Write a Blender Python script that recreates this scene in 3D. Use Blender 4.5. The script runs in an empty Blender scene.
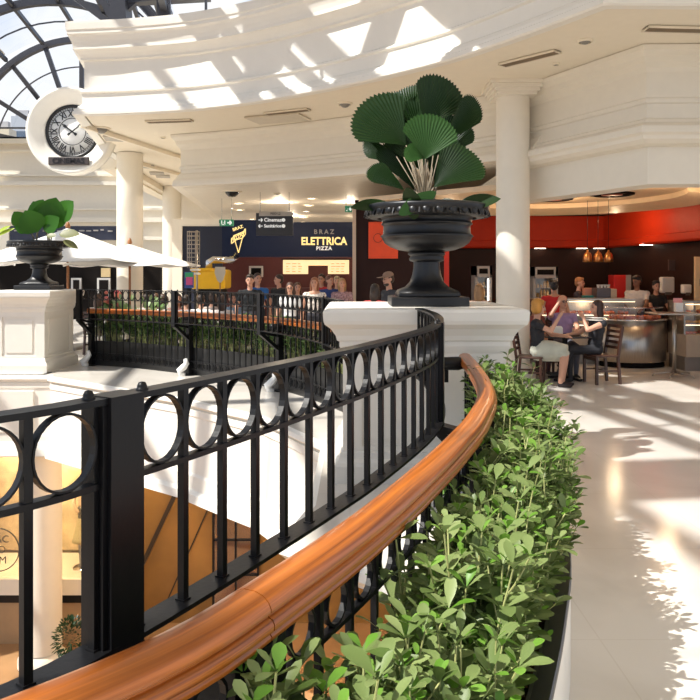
import bpy, bmesh, math, random
import numpy as np
from mathutils import Vector, Matrix
random.seed(7)
SC = bpy.context.scene
COL = SC.collection
PI = math.pi
CAM_Z, HOR, F = 1.75, 275.0, 750.0
# ---------------------------------------------------------------- camera, sky, sun, exposure
cam_d = bpy.data.cameras.new('camera'); cam = bpy.data.objects.new('camera', cam_d); COL.objects.link(cam)
cam.location = (0, 0, CAM_Z); cam.rotation_euler = (PI/2, 0, 0)
cam_d.sensor_width = 36; cam_d.lens = 36*F/700; cam_d.shift_y = (HOR-350)/700; cam_d.clip_start = .05; cam_d.clip_end = 400
SC.camera = cam
SUN_DIR = Vector((.56, .26, -.80)).normalized()
sun_d = bpy.data.lights.new('sun', 'SUN'); sun = bpy.data.objects.new('sun', sun_d); COL.objects.link(sun)
sun.rotation_euler = SUN_DIR.to_track_quat('-Z', 'Y').to_euler()
sun_d.energy = 7.0; sun_d.angle = math.radians(.6); sun_d.color = (1, .95, .86)
W = bpy.data.worlds.new('sky'); SC.world = W; W.use_nodes = True
nt = W.node_tree; nt.nodes.clear()
def wn(t): return nt.nodes.new(t)
out = wn('ShaderNodeOutputWorld'); bg = wn('ShaderNodeBackground'); tc = wn('ShaderNodeTexCoord')
sx = wn('ShaderNodeSeparateXYZ'); nt.links.new(tc.outputs['Generated'], sx.inputs[0])
nz = wn('ShaderNodeTexNoise'); nz.inputs['Scale'].default_value = 2.2; nz.inputs['Detail'].default_value = 6
nt.links.new(tc.outputs['Generated'], nz.inputs['Vector'])
cr = wn('ShaderNodeValToRGB'); cr.color_ramp.elements[0].position = .42; cr.color_ramp.elements[0].color = (.30, .50, .85, 1)
cr.color_ramp.elements[1].position = .56; cr.color_ramp.elements[1].color = (.95, .97, 1, 1)
nt.links.new(nz.outputs['Fac'], cr.inputs[0])
gr = wn('ShaderNodeValToRGB'); gr.color_ramp.elements[0].position = .44; gr.color_ramp.elements[0].color = (0, 0, 0, 1)
gr.color_ramp.elements[1].position = .52; gr.color_ramp.elements[1].color = (1, 1, 1, 1)
mr = wn('ShaderNodeMapRange'); mr.inputs['From Min'].default_value = -1; mr.inputs['From Max'].default_value = 1
nt.links.new(sx.outputs['Z'], mr.inputs['Value']); nt.links.new(mr.outputs[0], gr.inputs[0])
mx = wn('ShaderNodeMixRGB'); mx.inputs[1].default_value = (.62, .54, .44, 1)
nt.links.new(gr.outputs[0], mx.inputs[0]); nt.links.new(cr.outputs[0], mx.inputs[2])
nt.links.new(mx.outputs[0], bg.inputs[0]); bg.inputs[1].default_value = 1.0; nt.links.new(bg.outputs[0], out.inputs[0])
SC.view_settings.view_transform = 'Standard'; SC.view_settings.look = 'None'
SC.view_settings.exposure = 0.14; SC.view_settings.gamma = 1.0; SC.view_settings.use_curve_mapping = False

# ---------------------------------------------------------------- helpers
def at(x, y, Y): return Vector(((x-350)/F*Y, Y, CAM_Z-(y-HOR)/F*Y))
def fl(x, y, z=0.0):
    Y = F*(CAM_Z-z)/(y-HOR); return Vector(((x-350)/F*Y, Y, z))
MATS = {}
def mat(name, col, rough=.5, metal=0.0, bump=0.0, bscale=40.0, var=0.0, vscale=6.0, spec=None, emit=None, estr=0.0, stretch=None, trans=0.0, sheen=0, coat=0.0, sub=0.0):
    if name in MATS: return MATS[name]
    m = bpy.data.materials.new(name); m.use_nodes = True; t = m.node_tree; b = t.nodes['Principled BSDF']
    b.inputs['Base Color'].default_value = (*col, 1); b.inputs['Roughness'].default_value = rough; b.inputs['Metallic'].default_value = metal
    if spec is not None: b.inputs['Specular IOR Level'].default_value = spec
    if coat: b.inputs['Coat Weight'].default_value = coat; b.inputs['Coat Roughness'].default_value = .12
    tc = t.nodes.new('ShaderNodeTexCoord'); mp = t.nodes.new('ShaderNodeMapping'); t.links.new(tc.outputs['Object'], mp.inputs[0])
    if stretch: mp.inputs['Scale'].default_value = stretch
    n = t.nodes.new('ShaderNodeTexNoise'); n.inputs['Scale'].default_value = vscale; n.inputs['Detail'].default_value = 5
    t.links.new(mp.outputs[0], n.inputs['Vector'])
    v = var if var else .04
    r = t.nodes.new('ShaderNodeValToRGB')
    r.color_ramp.elements[0].position = .3; r.color_ramp.elements[1].position = .7
    r.color_ramp.elements[0].color = (*[max(0, c*(1-v)) for c in col], 1); r.color_ramp.elements[1].color = (*[min(1, c*(1+v)) for c in col], 1)
    t.links.new(n.outputs['Fac'], r.inputs[0]); t.links.new(r.outputs[0], b.inputs['Base Color'])
    if bump:
        n2 = t.nodes.new('ShaderNodeTexNoise'); n2.inputs['Scale'].default_value = bscale; n2.inputs['Detail'].default_value = 4
        t.links.new(mp.outputs[0], n2.inputs['Vector'])
        bp = t.nodes.new('ShaderNodeBump'); bp.inputs['Strength'].default_value = bump; bp.inputs['Distance'].default_value = .02
        t.links.new(n2.outputs['Fac'], bp.inputs['Height']); t.links.new(bp.outputs[0], b.inputs['Normal'])
    if emit: b.inputs['Emission Color'].default_value = (*emit, 1); b.inputs['Emission Strength'].default_value = estr
    MATS[name] = m; return m
def glass(name, tint=(1, 1, 1), gl=.12):
    if name in MATS: return MATS[name]
    m = bpy.data.materials.new(name); m.use_nodes = True; t = m.node_tree; t.nodes.clear()
    o = t.nodes.new('ShaderNodeOutputMaterial'); a = t.nodes.new('ShaderNodeBsdfTransparent'); g = t.nodes.new('ShaderNodeBsdfGlossy'); x = t.nodes.new('ShaderNodeMixShader')
    a.inputs[0].default_value = (*tint, 1); g.inputs['Roughness'].default_value = .03; x.inputs[0].default_value = gl
    t.links.new(a.outputs[0], x.inputs[1]); t.links.new(g.outputs[0], x.inputs[2]); t.links.new(x.outputs[0], o.inputs[0])
    MATS[name] = m; return m
def leafmat(name, c1, c2, rough=.4, tr=.25, scale=9.0):
    if name in MATS: return MATS[name]
    m = bpy.data.materials.new(name); m.use_nodes = True; t = m.node_tree; b = t.nodes['Principled BSDF']; o = t.nodes['Material Output']
    g = t.nodes.new('ShaderNodeNewGeometry'); r = t.nodes.new('ShaderNodeValToRGB')
    r.color_ramp.elements[0].color = (*c1, 1); r.color_ramp.elements[1].color = (*c2, 1)
    t.links.new(g.outputs['Random Per Island'], r.inputs[0])
    t.links.new(r.outputs[0], b.inputs['Base Color']); b.inputs['Roughness'].default_value = rough; b.inputs['Specular IOR Level'].default_value = .3
    tl = t.nodes.new('ShaderNodeBsdfTranslucent'); t.links.new(r.outputs[0], tl.inputs[0])
    x = t.nodes.new('ShaderNodeMixShader'); x.inputs[0].default_value = tr
    t.links.new(b.outputs[0], x.inputs[1]); t.links.new(tl.outputs[0], x.inputs[2]); t.links.new(x.outputs[0], o.inputs[0])
    MATS[name] = m; return m

class MB:
    """collects shapes; build() links them as one mesh object"""
    def __init__(s): s.v = []; s.f = []; s.sm = []
    def add(s, vs, fs, smooth=False):
        o = len(s.v); s.v += [tuple(v) for v in vs]; s.f += [tuple(i+o for i in f) for f in fs]; s.sm += [smooth]*len(fs); return s
    def box(s, x0, x1, y0, y1, z0, z1, M=None):
        vs = [Vector((x, y, z)) for z in (z0, z1) for y in (y0, y1) for x in (x0, x1)]
        if M: vs = [M @ v for v in vs]
        return s.add(vs, [(0, 2, 3, 1), (4, 5, 7, 6), (0, 1, 5, 4), (2, 6, 7, 3), (0, 4, 6, 2), (1, 3, 7, 5)])
    def bbox(s, x0, x1, y0, y1, z0, z1, b=.01, M=None):
        """box with bevelled edges"""
        bm = bmesh.new(); bmesh.ops.create_cube(bm, size=1)
        for v in bm.verts: v.co = Vector(((x0+x1)/2+v.co.x*(x1-x0), (y0+y1)/2+v.co.y*(y1-y0), (z0+z1)/2+v.co.z*(z1-z0)))
        bmesh.ops.bevel(bm, geom=bm.edges[:], offset=b, segments=2, affect='EDGES', profile=.5)
        if M: bmesh.ops.transform(bm, matrix=M, verts=bm.verts)
        bm.verts.index_update()
        s.add([v.co for v in bm.verts], [[v.index for v in f.verts] for f in bm.faces]); bm.free(); return s
    def bar(s, a, b, w, h=None, up=Vector((0, 0, 1))):
        a = Vector(a); b = Vector(b); h = h or w; d = (b-a)
        if d.length < 1e-6: return s
        d.normalize(); u = up-d*up.dot(d)
        if u.length < 1e-4: u = Vector((1, 0, 0))-d*d.x
        if u.length < 1e-4: u = Vector((0, 1, 0))
        u.normalize(); r = d.cross(u)
        vs = [p+r*(i*w/2)+u*(j*h/2) for p in (a, b) for (i, j) in ((-1, -1), (1, -1), (1, 1), (-1, 1))]
        return s.add(vs, [(0, 1, 2, 3), (7, 6, 5, 4), (0, 4, 5, 1), (1, 5, 6, 2), (2, 6, 7, 3), (3, 7, 4, 0)])
    def tube(s, pts, r, n=8, caps=True, smooth=True):
        pts = [Vector(p) for p in pts]; N = len(pts); rs = r if isinstance(r, (list, tuple)) else [r]*N
        vs = []; prev = None
        for i, p in enumerate(pts):
            d = (pts[min(i+1, N-1)]-pts[max(i-1, 0)]).normalized()
            if prev is None:
                u = Vector((0, 0, 1)).cross(d)
                if u.length < 1e-3: u = Vector((1, 0, 0))
                u.normalize()
            else:
                u = prev-d*prev.dot(d)
                u = u.normalized() if u.length > 1e-6 else Vector((1, 0, 0))
            prev = u; w = d.cross(u)
            for k in range(n):
                a = 2*PI*k/n; vs.append(p+u*(math.cos(a)*rs[i])+w*(math.sin(a)*rs[i]))
        fs = [(i*n+k, i*n+(k+1) % n, (i+1)*n+(k+1) % n, (i+1)*n+k) for i in range(N-1) for k in range(n)]
        if caps: fs += [tuple(range(n-1, -1, -1)), tuple((N-1)*n+k for k in range(n))]
        return s.add(vs, fs, smooth)
    def lathe(s, prof, n=32, c=(0, 0, 0), smooth=True, M=None, a0=0, a1=2*PI, caps=False):
        """prof: [(r, z)]"""
        full = abs(a1-a0-2*PI) < 1e-6; m = n if full else n+1; vs = []
        for (r, z) in prof:
            for k in range(m):
                a = a0+(a1-a0)*k/n; v = Vector((c[0]+r*math.cos(a), c[1]+r*math.sin(a), c[2]+z)); vs.append(M @ v if M else v)
        fs = []
        for i in range(len(prof)-1):
            for k in range(n):
                k2 = (k+1) % m; fs.append((i*m+k, i*m+k2, (i+1)*m+k2, (i+1)*m+k))
        if full and caps:
            if prof[0][0] > 1e-5: fs.append(tuple(range(m-1, -1, -1)))
            if prof[-1][0] > 1e-5: fs.append(tuple((len(prof)-1)*m+k for k in range(m)))
        return s.add(vs, fs, smooth)
    def sph(s, c, r, n=10, M=None):
        r = r if isinstance(r, (tuple, list)) else (r, r, r)
        vs = []; fs = []; m = max(5, n//2+1)
        for i in range(m+1):
            t = PI*i/m
            for k in range(n):
                a = 2*PI*k/n; v = Vector((c[0]+r[0]*math.sin(t)*math.cos(a), c[1]+r[1]*math.sin(t)*math.sin(a), c[2]-r[2]*math.cos(t)))
                vs.append(M @ v if M else v)
        for i in range(m):
            for k in range(n): fs.append((i*n+k, i*n+(k+1) % n, (i+1)*n+(k+1) % n, (i+1)*n+k))
        return s.add(vs, fs, True)
    def sweep(s, path, prof, closed_prof=True, closed=False, smooth=False, caps=True):
        """path: [(x,y)], prof: [(offset to the right, z)]"""
        N = len(path); P = [Vector((p[0], p[1])) for p in path]; vs = []; m = len(prof)
        for i in range(N):
            if closed: a, b = P[i-1], P[(i+1) % N]
            else: a, b = P[max(i-1, 0)], P[min(i+1, N-1)]
            d1 = (P[i]-a); d2 = (b-P[i])
            if d1.length < 1e-9: d1 = d2
            if d2.length < 1e-9: d2 = d1
            n1 = Vector((d1.y, -d1.x)).normalized(); n2 = Vector((d2.y, -d2.x)).normalized(); nn = (n1+n2)
            nn = nn.normalized() if nn.length > 1e-6 else n1
            k = 1/max(.35, nn.dot(n1))
            for (o, z) in prof: q = P[i]+nn*(o*k); vs.append((q.x, q.y, z))
        fs = []; R = N if closed else N-1; mm = m if closed_prof else m-1
        for i in range(R):
            j = (i+1) % N
            for k in range(mm):
                k2 = (k+1) % m; fs.append((i*m+k, i*m+k2, j*m+k2, j*m+k))
        if closed_prof and caps and not closed: fs += [tuple(range(m-1, -1, -1)), tuple((N-1)*m+k for k in range(m))]
        return s.add(vs, fs, smooth)
    def slab(s, poly, z0, z1, hole=None):
        bm = bmesh.new()
        def loop(pts):
            vs = [bm.verts.new((p[0], p[1], 0)) for p in pts]
            for i in range(len(vs)): bm.edges.new((vs[i-1], vs[i]))
        loop(poly)
        if hole: loop(hole)
        bmesh.ops.triangle_fill(bm, use_beauty=True, use_dissolve=False, edges=bm.edges[:])
        bm.verts.index_update(); V = [v.co.copy() for v in bm.verts]; T = [[v.index for v in f.verts] for f in bm.faces]
        for f in bm.faces: f.normal_update()
        T = [t if bm_f.normal.z > 0 else t[::-1] for t, bm_f in zip(T, bm.faces)]
        bm.free(); n = len(V)
        vs = [(v.x, v.y, z1) for v in V]+[(v.x, v.y, z0) for v in V]; fs = [tuple(t) for t in T]+[tuple(i+n for i in t[::-1]) for t in T]
        L = len(poly); lp = [list(range(L))]
        if hole: lp.append(list(range(L, L+len(hole))))
        for l in lp:
            for i in range(len(l)): a, b = l[i-1], l[i]; fs.append((a, b, b+n, a+n))
        return s.add(vs, fs)
    def build(s, name, m, parent=None, fix=True, loc=None):
        me = bpy.data.meshes.new(name); me.from_pydata(s.v, [], s.f); me.update()
        if fix:
            bm = bmesh.new(); bm.from_mesh(me); bmesh.ops.recalc_face_normals(bm, faces=bm.faces); bm.to_mesh(me); bm.free()
        if len(me.polygons) == len(s.sm): me.polygons.foreach_set('use_smooth', s.sm)
        o = bpy.data.objects.new(name, me); COL.objects.link(o)
        if m: me.materials.append(m)
        if parent:
            o.parent = parent
        if loc: o.location = loc
        return o
def tag(o, label=None, cat=None, group=None, kind=None):
    if label: o['label'] = label
    if cat: o['category'] = cat
    if group: o['group'] = group
    if kind: o['kind'] = kind
    return o
def empty(name, loc=(0, 0, 0), rz=0.0):
    o = bpy.data.objects.new(name, None); COL.objects.link(o); o.location = loc; o.rotation_euler = (0, 0, rz); o.empty_display_size = .1; return o
def thing(name, label, cat, loc=(0, 0, 0), rz=0.0, group=None): return tag(empty(name, loc, rz), label, cat, group)
KIDS = {}
def kids(o): return [c for c in o.children]
def copy_tree(o, parent=None):
    c = o.copy(); COL.objects.link(c); c.parent = parent
    for ch in kids(o): copy_tree(ch, c)
    return c
def struct(o): o['kind'] = 'structure'; return o
def text(s, size, m, parent=None, name='lettering', loc=(0, 0, 0), rot=(PI/2, 0, 0), ext=.004, bold=0.0, align='CENTER', sx=1.0, sp=1.0):
    c = bpy.data.curves.new(name, 'FONT'); c.body = s; c.size = size; c.extrude = ext; c.align_x = align; c.align_y = 'CENTER'; c.offset = bold; c.space_character = sp; c.resolution_u = 3
    t = bpy.data.objects.new(name, c); COL.objects.link(t)
    bpy.context.view_layer.update(); dg = bpy.context.evaluated_depsgraph_get()
    me = bpy.data.meshes.new_from_object(t.evaluated_get(dg)); bpy.data.objects.remove(t); bpy.data.curves.remove(c)
    me.materials.clear(); me.materials.append(m)
    o = bpy.data.objects.new(name, me); COL.objects.link(o); o.location = loc; o.rotation_euler = rot; o.scale = (sx, 1, 1)
    if parent: o.parent = parent
    return o
def catmull(pts, n=6, closed=False):
    P = [Vector(p) for p in pts]; out = []; N = len(P)
    R = N if closed else N-1
    for i in range(R):
        p0 = P[i-1] if (i > 0 or closed) else P[0]; p1 = P[i]; p2 = P[(i+1) % N]; p3 = P[(i+2) % N] if (i+2 < N or closed) else P[-1]
        for k in range(n):
            t = k/n; out.append(.5*((2*p1)+(p2-p0)*t+(2*p0-5*p1+4*p2-p3)*t*t+(3*p1-p0-3*p2+p3)*t**3))
    if not closed: out.append(P[-1].copy())
    return out
def offs(path, d):
    P = [Vector(p[:2]) for p in path]; out = []
    for i in range(len(P)):
        t = (P[min(i+1, len(P)-1)]-P[max(i-1, 0)]).normalized(); out.append(P[i]+Vector((t.y, -t.x))*d)
    return out
class Arc:
    """walk along a path by distance"""
    def __init__(s, path):
        s.P = [Vector(p[:2]) for p in path]; s.L = [0]
        for a, b in zip(s.P, s.P[1:]): s.L.append(s.L[-1]+(b-a).length)
        s.len = s.L[-1]
    def at(s, d):
        d = min(max(d, 0), s.len-1e-6)
        for i in range(len(s.P)-1):
            if s.L[i+1] >= d: break
        t = (d-s.L[i])/(s.L[i+1]-s.L[i]); p = s.P[i].lerp(s.P[i+1], t); dd = (s.P[i+1]-s.P[i]).normalized()
        return p, dd
    def near(s, q):
        best = min(range(400), key=lambda k: (s.at(s.len*k/399)[0]-Vector(q[:2])).length); return s.len*best/399

# ---------------------------------------------------------------- materials
CREAM = mat('cream_plaster', (.84, .77, .65), .55, var=.015)
WHITE = mat('white_plaster', (.86, .82, .74), .5, var=.012)
CEIL = mat('ceiling_cream', (.86, .77, .62), .6, var=.015)
PEDM = mat('pedestal_white', (.84, .80, .72), .45, var=.015)
BLACK = mat('black_iron', (.006, .006, .007), .38, bump=.03, bscale=60, spec=.3)
URN = mat('urn_black', (.009, .009, .010), .38, bump=.06, bscale=25, spec=.45)
NAVY = mat('navy_panel', (.006, .013, .045), .5, spec=.2)
BROWN = mat('brown_wall', (.028, .010, .007), .5, spec=.2)
RED = mat('red_wall', (.55, .035, .008), .5, spec=.2)
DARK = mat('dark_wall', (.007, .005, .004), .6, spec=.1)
MAROON = mat('maroon_wall', (.065, .010, .009), .5)
STEEL = mat('steel_frame_grey', (.055, .055, .065), .4, metal=.3)
METAL = mat('brushed_metal', (.42, .38, .33), .3, metal=.9, stretch=(30, 30, 1), var=.15)
CHROME = mat('polished_metal', (.7, .7, .7), .15, metal=1)
CHAIRW = mat('dark_chair_wood', (.050, .018, .010), .35, var=.3, stretch=(3, 3, 20))
GLASS = glass('clear_glass', gl=.045); ROOFGL = glass('roof_glass', (.97, .98, 1), .06)
def marble():
    m = bpy.data.materials.new('polished_floor'); m.use_nodes = True; t = m.node_tree; b = t.nodes['Principled BSDF']
    tc = t.nodes.new('ShaderNodeTexCoord'); n = t.nodes.new('ShaderNodeTexNoise'); n.inputs['Scale'].default_value = .9; n.inputs['Detail'].default_value = 8; n.inputs['Distortion'].default_value = .8
    t.links.new(tc.outputs['Object'], n.inputs['Vector'])
    r = t.nodes.new('ShaderNodeValToRGB'); r.color_ramp.elements[0].color = (.70, .65, .58, 1); r.color_ramp.elements[1].color = (.82, .77, .70, 1); r.color_ramp.elements[0].position = .35; r.color_ramp.elements[1].position = .65
    t.links.new(n.outputs['Fac'], r.inputs[0])
    br = t.nodes.new('ShaderNodeTexBrick'); br.offset = 0; br.inputs['Scale'].default_value = 1; br.inputs['Brick Width'].default_value = 1.2; br.inputs['Row Height'].default_value = 1.2; br.inputs['Mortar Size'].default_value = .004
    br.inputs['Color1'].default_value = br.inputs['Color2'].default_value = (1, 1, 1, 1); br.inputs['Mortar'].default_value = (.93, .92, .90, 1)
    t.links.new(tc.outputs['Object'], br.inputs['Vector'])
    x = t.nodes.new('ShaderNodeMixRGB'); x.blend_type = 'MULTIPLY'; x.inputs[0].default_value = 1; t.links.new(r.outputs[0], x.inputs[1]); t.links.new(br.outputs['Color'], x.inputs[2])
    t.links.new(x.outputs[0], b.inputs['Base Color']); b.inputs['Roughness'].default_value = .16; b.inputs['Specular IOR Level'].default_value = .5
    return m
FLOORM = marble()
def woodm(name, c1, c2, rough=.25, scale=1.0, stretch=(1, 1, 1)):
    m = bpy.data.materials.new(name); m.use_nodes = True; t = m.node_tree; b = t.nodes['Principled BSDF']
    tc = t.nodes.new('ShaderNodeUVMap') if False else t.nodes.new('ShaderNodeTexCoord'); mp = t.nodes.new('ShaderNodeMapping'); mp.inputs['Scale'].default_value = stretch
    t.links.new(tc.outputs['UV' if name == 'handrail_wood' else 'Object'], mp.inputs[0])
    n = t.nodes.new('ShaderNodeTexNoise'); n.inputs['Scale'].default_value = scale; n.inputs['Detail'].default_value = 7; n.inputs['Distortion'].default_value = .6
    t.links.new(mp.outputs[0], n.inputs['Vector'])
    r = t.nodes.new('ShaderNodeValToRGB'); r.color_ramp.elements[0].color = (*c1, 1); r.color_ramp.elements[1].color = (*c2, 1); r.color_ramp.elements[0].position = .32; r.color_ramp.elements[1].position = .68
    t.links.new(n.outputs['Fac'], r.inputs[0]); t.links.new(r.outputs[0], b.inputs['Base Color']); b.inputs['Roughness'].default_value = rough
    b.inputs['Coat Weight'].default_value = .2; b.inputs['Coat Roughness'].default_value = .2
    return m
RAILW = woodm('handrail_wood', (.20, .042, .004), (.60, .175, .022), .3, 1.0, (1.2, 26, 1))
OAK = woodm('brown_wood', (.16, .075, .03), (.30, .15, .065), .3, 2.0, (1, 1, 8))

# ---------------------------------------------------------------- plan curves (metres, camera at the origin)
rail_pts = [(-4.6, -1.6), (-3.3, -.95), (-2.2, -.28), (-1.42, .34), (-.80, .86), (-.36, 1.28), (-.155, 1.62), (.055, 2.05), (.27, 2.58), (.425, 3.0), (.605, 3.55), (.79, 4.33), (.90, 5.4), (.95, 6.2)]
RAIL = catmull([(x, y) for x, y in rail_pts], 6)
fence_pts = [(-3.4, -.62), (-2.3, .0), (-1.4, .72), (-.72, 1.42), (-.545, 1.67), (-.39, 1.96), (-.235, 2.28), (-.075, 2.62), (.10, 3.02), (.385, 3.8), (.52, 4.4), (.585, 5.05), (.59, 5.65), (.56, 6.18)]
FENCE = catmull(fence_pts, 6)
far_pts = [(-5.22, 14.25), (-4.3, 13.8), (-3.08, 12.9), (-2.15, 12.1), (-1.32, 11.1), (-.75, 10.1), (-.3, 9.0), (-.08, 7.95)]
FARF = catmull(far_pts, 6)
FARR = offs(FARF, -.33)
edge = [tuple(p) for p in offs(RAIL, -.30) if p.y < 4.0 and p.y > -1.4]
VOID = edge+[(.15, 4.45), (-.416, 4.95), (-.26, 5.7), (-.24, 7.8), (-.69, 8.65), (-1.11, 9.375), (-1.69, 9.97), (-2.37, 10.7), (-3.07, 11.27), (-4.1, 12.1), (-5.15, 12.95), (-5.2, 13.15), (-6.65, 13.15), (-6.8, 13.0), (-9, 13.0), (-12, 11), (-13.5, 7), (-13.5, 2), (-11, -1.5), (-7.5, -3), (-4.9, -2.2)]
UP = catmull([(-5.38, 15.25), (-4.3, 15.1), (-2.96, 14.75), (-1.48, 14.0), (.12, 12.8), (1.54, 11.45), (2.45, 10.2), (3.12, 9.1)], 5)
UPPATH = [Vector((-8.2, 46)), Vector((-7.0, 28)), Vector((-6.2, 19.5))]+UP+[Vector((4.27, 9.12)), Vector((10.5, 9.2))]
BULK = catmull([(-3.95, 17.5), (-2.6, 17.0), (-1.2, 16.3), (.3, 15.4), (1.8, 14.4), (2.85, 13.45), (3.25, 12.75)], 4)
BULKPATH = [Vector((-4.95, 29.8))]+BULK+[Vector((4.25, 10.75)), Vector((10.5, 10.6))]

# ---------------------------------------------------------------- the floors, ceilings and walls
f = MB().slab([(-14.5, -6), (10.5, -6), (10.5, 46), (-14.5, 46)], -.14, 0, VOID[::-1]); struct(f.build('floor', FLOORM))
t = MB().sweep(VOID, [(0, -.002), (-.06, -.02), (-.07, -.07), (-.03, -.10), (0, -.13)], closed_prof=True, closed=True)
i7 = VOID.index((-.24, 7.8)); FARV = VOID[i7:]
t.sweep(FARV, [(.25, -.13), (-.03, -.13), (-.03, -.22), (-.012, -.24), (-.012, -1.02), (-.03, -1.06), (-.03, -1.25), (-.09, -1.29), (-.11, -1.4), (.25, -1.4)])
struct(MB().slab([(-14.5, -6), (8, -6), (8, 22), (-14.5, 22)], -1.39, -1.3, (FARV+[(-4, -5), (3.5, -5), (3.5, 7.8)])[::-1]).build('ceiling_lower', WHITE))
struct(t.build('trim_void_edge', WHITE))
# upper floor: slab with moulded fascia towards the void
up_poly = [tuple(p) for p in UPPATH]+[(10.5, 46)]
struct(MB().slab(up_poly, 5.0, 6.6).build('ceiling', CEIL))
fp = [(-.02, 4.97), (-.20, 4.95), (-.23, 4.97), (-.23, 5.03), (-.20, 5.05), (-.20, 5.09), (-.15, 5.11), (-.13, 5.16), (-.09, 5.18), (-.06, 5.21), (-.06, 5.42), (-.10, 5.44), (-.10, 5.47), (-.04, 5.50), (-.02, 5.52),
      (-.02, 6.08), (-.08, 6.10), (-.08, 6.14), (-.12, 6.20), (-.19, 6.27), (-.22, 6.28), (-.22, 6.34), (-.22, 6.34), (-.24, 6.42), (-.28, 6.52), (-.32, 6.56), (-.32, 6.62), (-.34, 6.64), (-.35, 6.76), (-.35, 6.8), (0, 6.82)]
t = MB().sweep(UPPATH, [(-a, b) for a, b in fp]); 
struct(t.build('wall_upper_fascia', WHITE))
# bulkhead ring below it
bp_ = [(0, 4.995), (-.22, 4.99), (-.20, 4.93), (-.12, 4.86), (-.10, 4.78), (-.03, 4.72), (0, 4.66), (0, 4.30), (-.03, 4.27), (-.03, 4.22), (0, 4.20)]
low_l = [(0, 4.20), (0, 4.12), (-.05, 4.08), (-.09, 4.0), (-.16, 3.93), (-.18, 3.86), (-.18, 3.80), (.3, 3.80), (.3, 4.995)]
struct(MB().sweep(BULKPATH[:-2], [(-a, b) for a, b in bp_+low_l]).build('wall_bulkhead', CREAM))
cafe = [Vector((2.9, 13.4)), Vector((3.25, 12.75)), Vector((4.25, 10.75)), Vector((10.5, 10.6))]
low_r = [(0, 4.20), (0, 4.0), (-.06, 3.97), (-.08, 3.93), (-.20, 3.88), (-.26, 3.84), (-.27, 3.75), (-.21, 3.72), (-.19, 3.67), (-.10, 3.62), (.06, 3.60), (.06, 3.06), (.35, 3.04), (.35, 4.995)]
struct(MB().sweep(cafe, [(-a, b) for a, b in bp_+low_r]).build('wall_cafe_bulkhead', CREAM))
CEIL2 = mat('ceiling_far', (.78, .72, .62), .6)
struct(MB().slab([(-4.9, 29.88), (-3.93, 17.6)]+[(p.x, p.y+.05) for p in BULK[1:-3]]+[(3.0, 13.8), (3.0, 29.88)], 3.795, 3.9).build('ceiling_food_court', CEIL2))
# left bay of the soffit (beam with steps going back)
struct(MB().sweep([(-6.95, 29.5), (-6.5, 22), (-6.42, 20.9)], [(0, 4.99), (0, 4.8), (.12, 4.76), (.12, 4.7), (.5, 4.7), (.5, 4.76), (.62, 4.8), (.62, 4.99)]).build('ceiling_beam', CEIL))
for k, (x0, x1, y0, y1) in enumerate([(-5.0, -4.35, 15.75, 18.2), (1.5, 2.45, 12.2, 13.05)]): pass
# far wall of the atrium with the fanlight
FW = MB(); yw = 40.0; cx, cz, R0 = -14.3, 8.25, 6.05
wall = []
FW.box(-34, -8.0, yw, yw+.5, 0, 8.9)
struct(FW.build('wall_far', CREAM))
m_ = MB()
for z, h, d in ((8.7, .25, .45), (8.3, .12, .2), (7.0, .1, .2), (6.5, .2, .35), (5.2, .12, .18), (4.55, .25, .3), (3.6, .2, .3)): m_.box(-34, -8.0, yw-d, yw, z, z+h)
struct(m_.build('trim_far_wall', CREAM))
# food court shell
struct(MB().box(-6.9, 3.0, 29.9, 30.2, 0, 5.0).build('wall_food_court', CREAM))
struct(MB().box(-6.9, -6.6, 30.2, 39.9, 0, 5.0).build('wall_passage', CREAM))
# cafe shell: back wall, right wall, red band, ceiling
struct(MB().box(.13, 6.9, 20.0, 20.25, 0, 3.75).build('wall_cafe_back', BROWN))
rw = [Vector((6.9, 20.0)), Vector((7.6, 12.0)), Vector((7.7, 10.7))]
struct(MB().sweep(rw, [(0, 0), (0, 3.75), (-.25, 3.75), (-.25, 0)]).build('wall_right', mat('cafe_side_wall', (.032, .013, .009), .5, spec=.2)))
band = [Vector((.3, 19.98)), Vector((6.88, 19.98)), Vector((7.58, 12.0)), Vector((7.68, 10.8))]
struct(MB().sweep(band, [(0, 2.62), (.0, 3.3), (.22, 3.3), (.22, 2.66), (.26, 2.64), (.26, 2.50), (.22, 2.46), (0, 2.46)]).build('trim_red_band', RED))
struct(MB().slab([(3.5, 12.9), (4.42, 11.1), (7.55, 11.05), (6.95, 19.98), (.2, 19.98), (.2, 16.4), (3.1, 13.7)][::-1], 3.34, 3.44).build('ceiling_cafe', mat('cafe_ceiling', (.74, .55, .36), .6)))
# ---------------------------------------------------------------- glazed vault and fanlight over the void
AX = Vector((-.16, .987, 0)).normalized(); SIDE = Vector((AX.y, -AX.x, 0))
L0 = Vector((cx, yw, cz))
def vp(s, ang, r): return L0-AX*s+SIDE*(r*math.cos(ang))+Vector((0, 0, r*math.sin(ang)))
def fanp(ang, r, dy=0.0): return Vector((cx+r*math.cos(ang), yw+dy, cz+r*math.sin(ang)))
R_ = math.radians
win = struct(empty('window_1', (0, 0, 0)))
m_ = MB(); N = 48
def arcbar(mb, fn, r, w, h, a0=2, a1=178, n=40):
    pts = [fn(R_(a0+(a1-a0)*i/n), r) for i in range(n+1)]
    for a, b in zip(pts, pts[1:]): mb.bar(a, b, w, h)
arcbar(m_, lambda a, r: fanp(a, r), R0, .32, .30); m_.build('window_frame', STEEL, win)
m_ = MB(); arcbar(m_, lambda a, r: fanp(a, r), R0*.76, .05, .06); arcbar(m_, lambda a, r: fanp(a, r), R0*.42, .08, .08)
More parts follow.
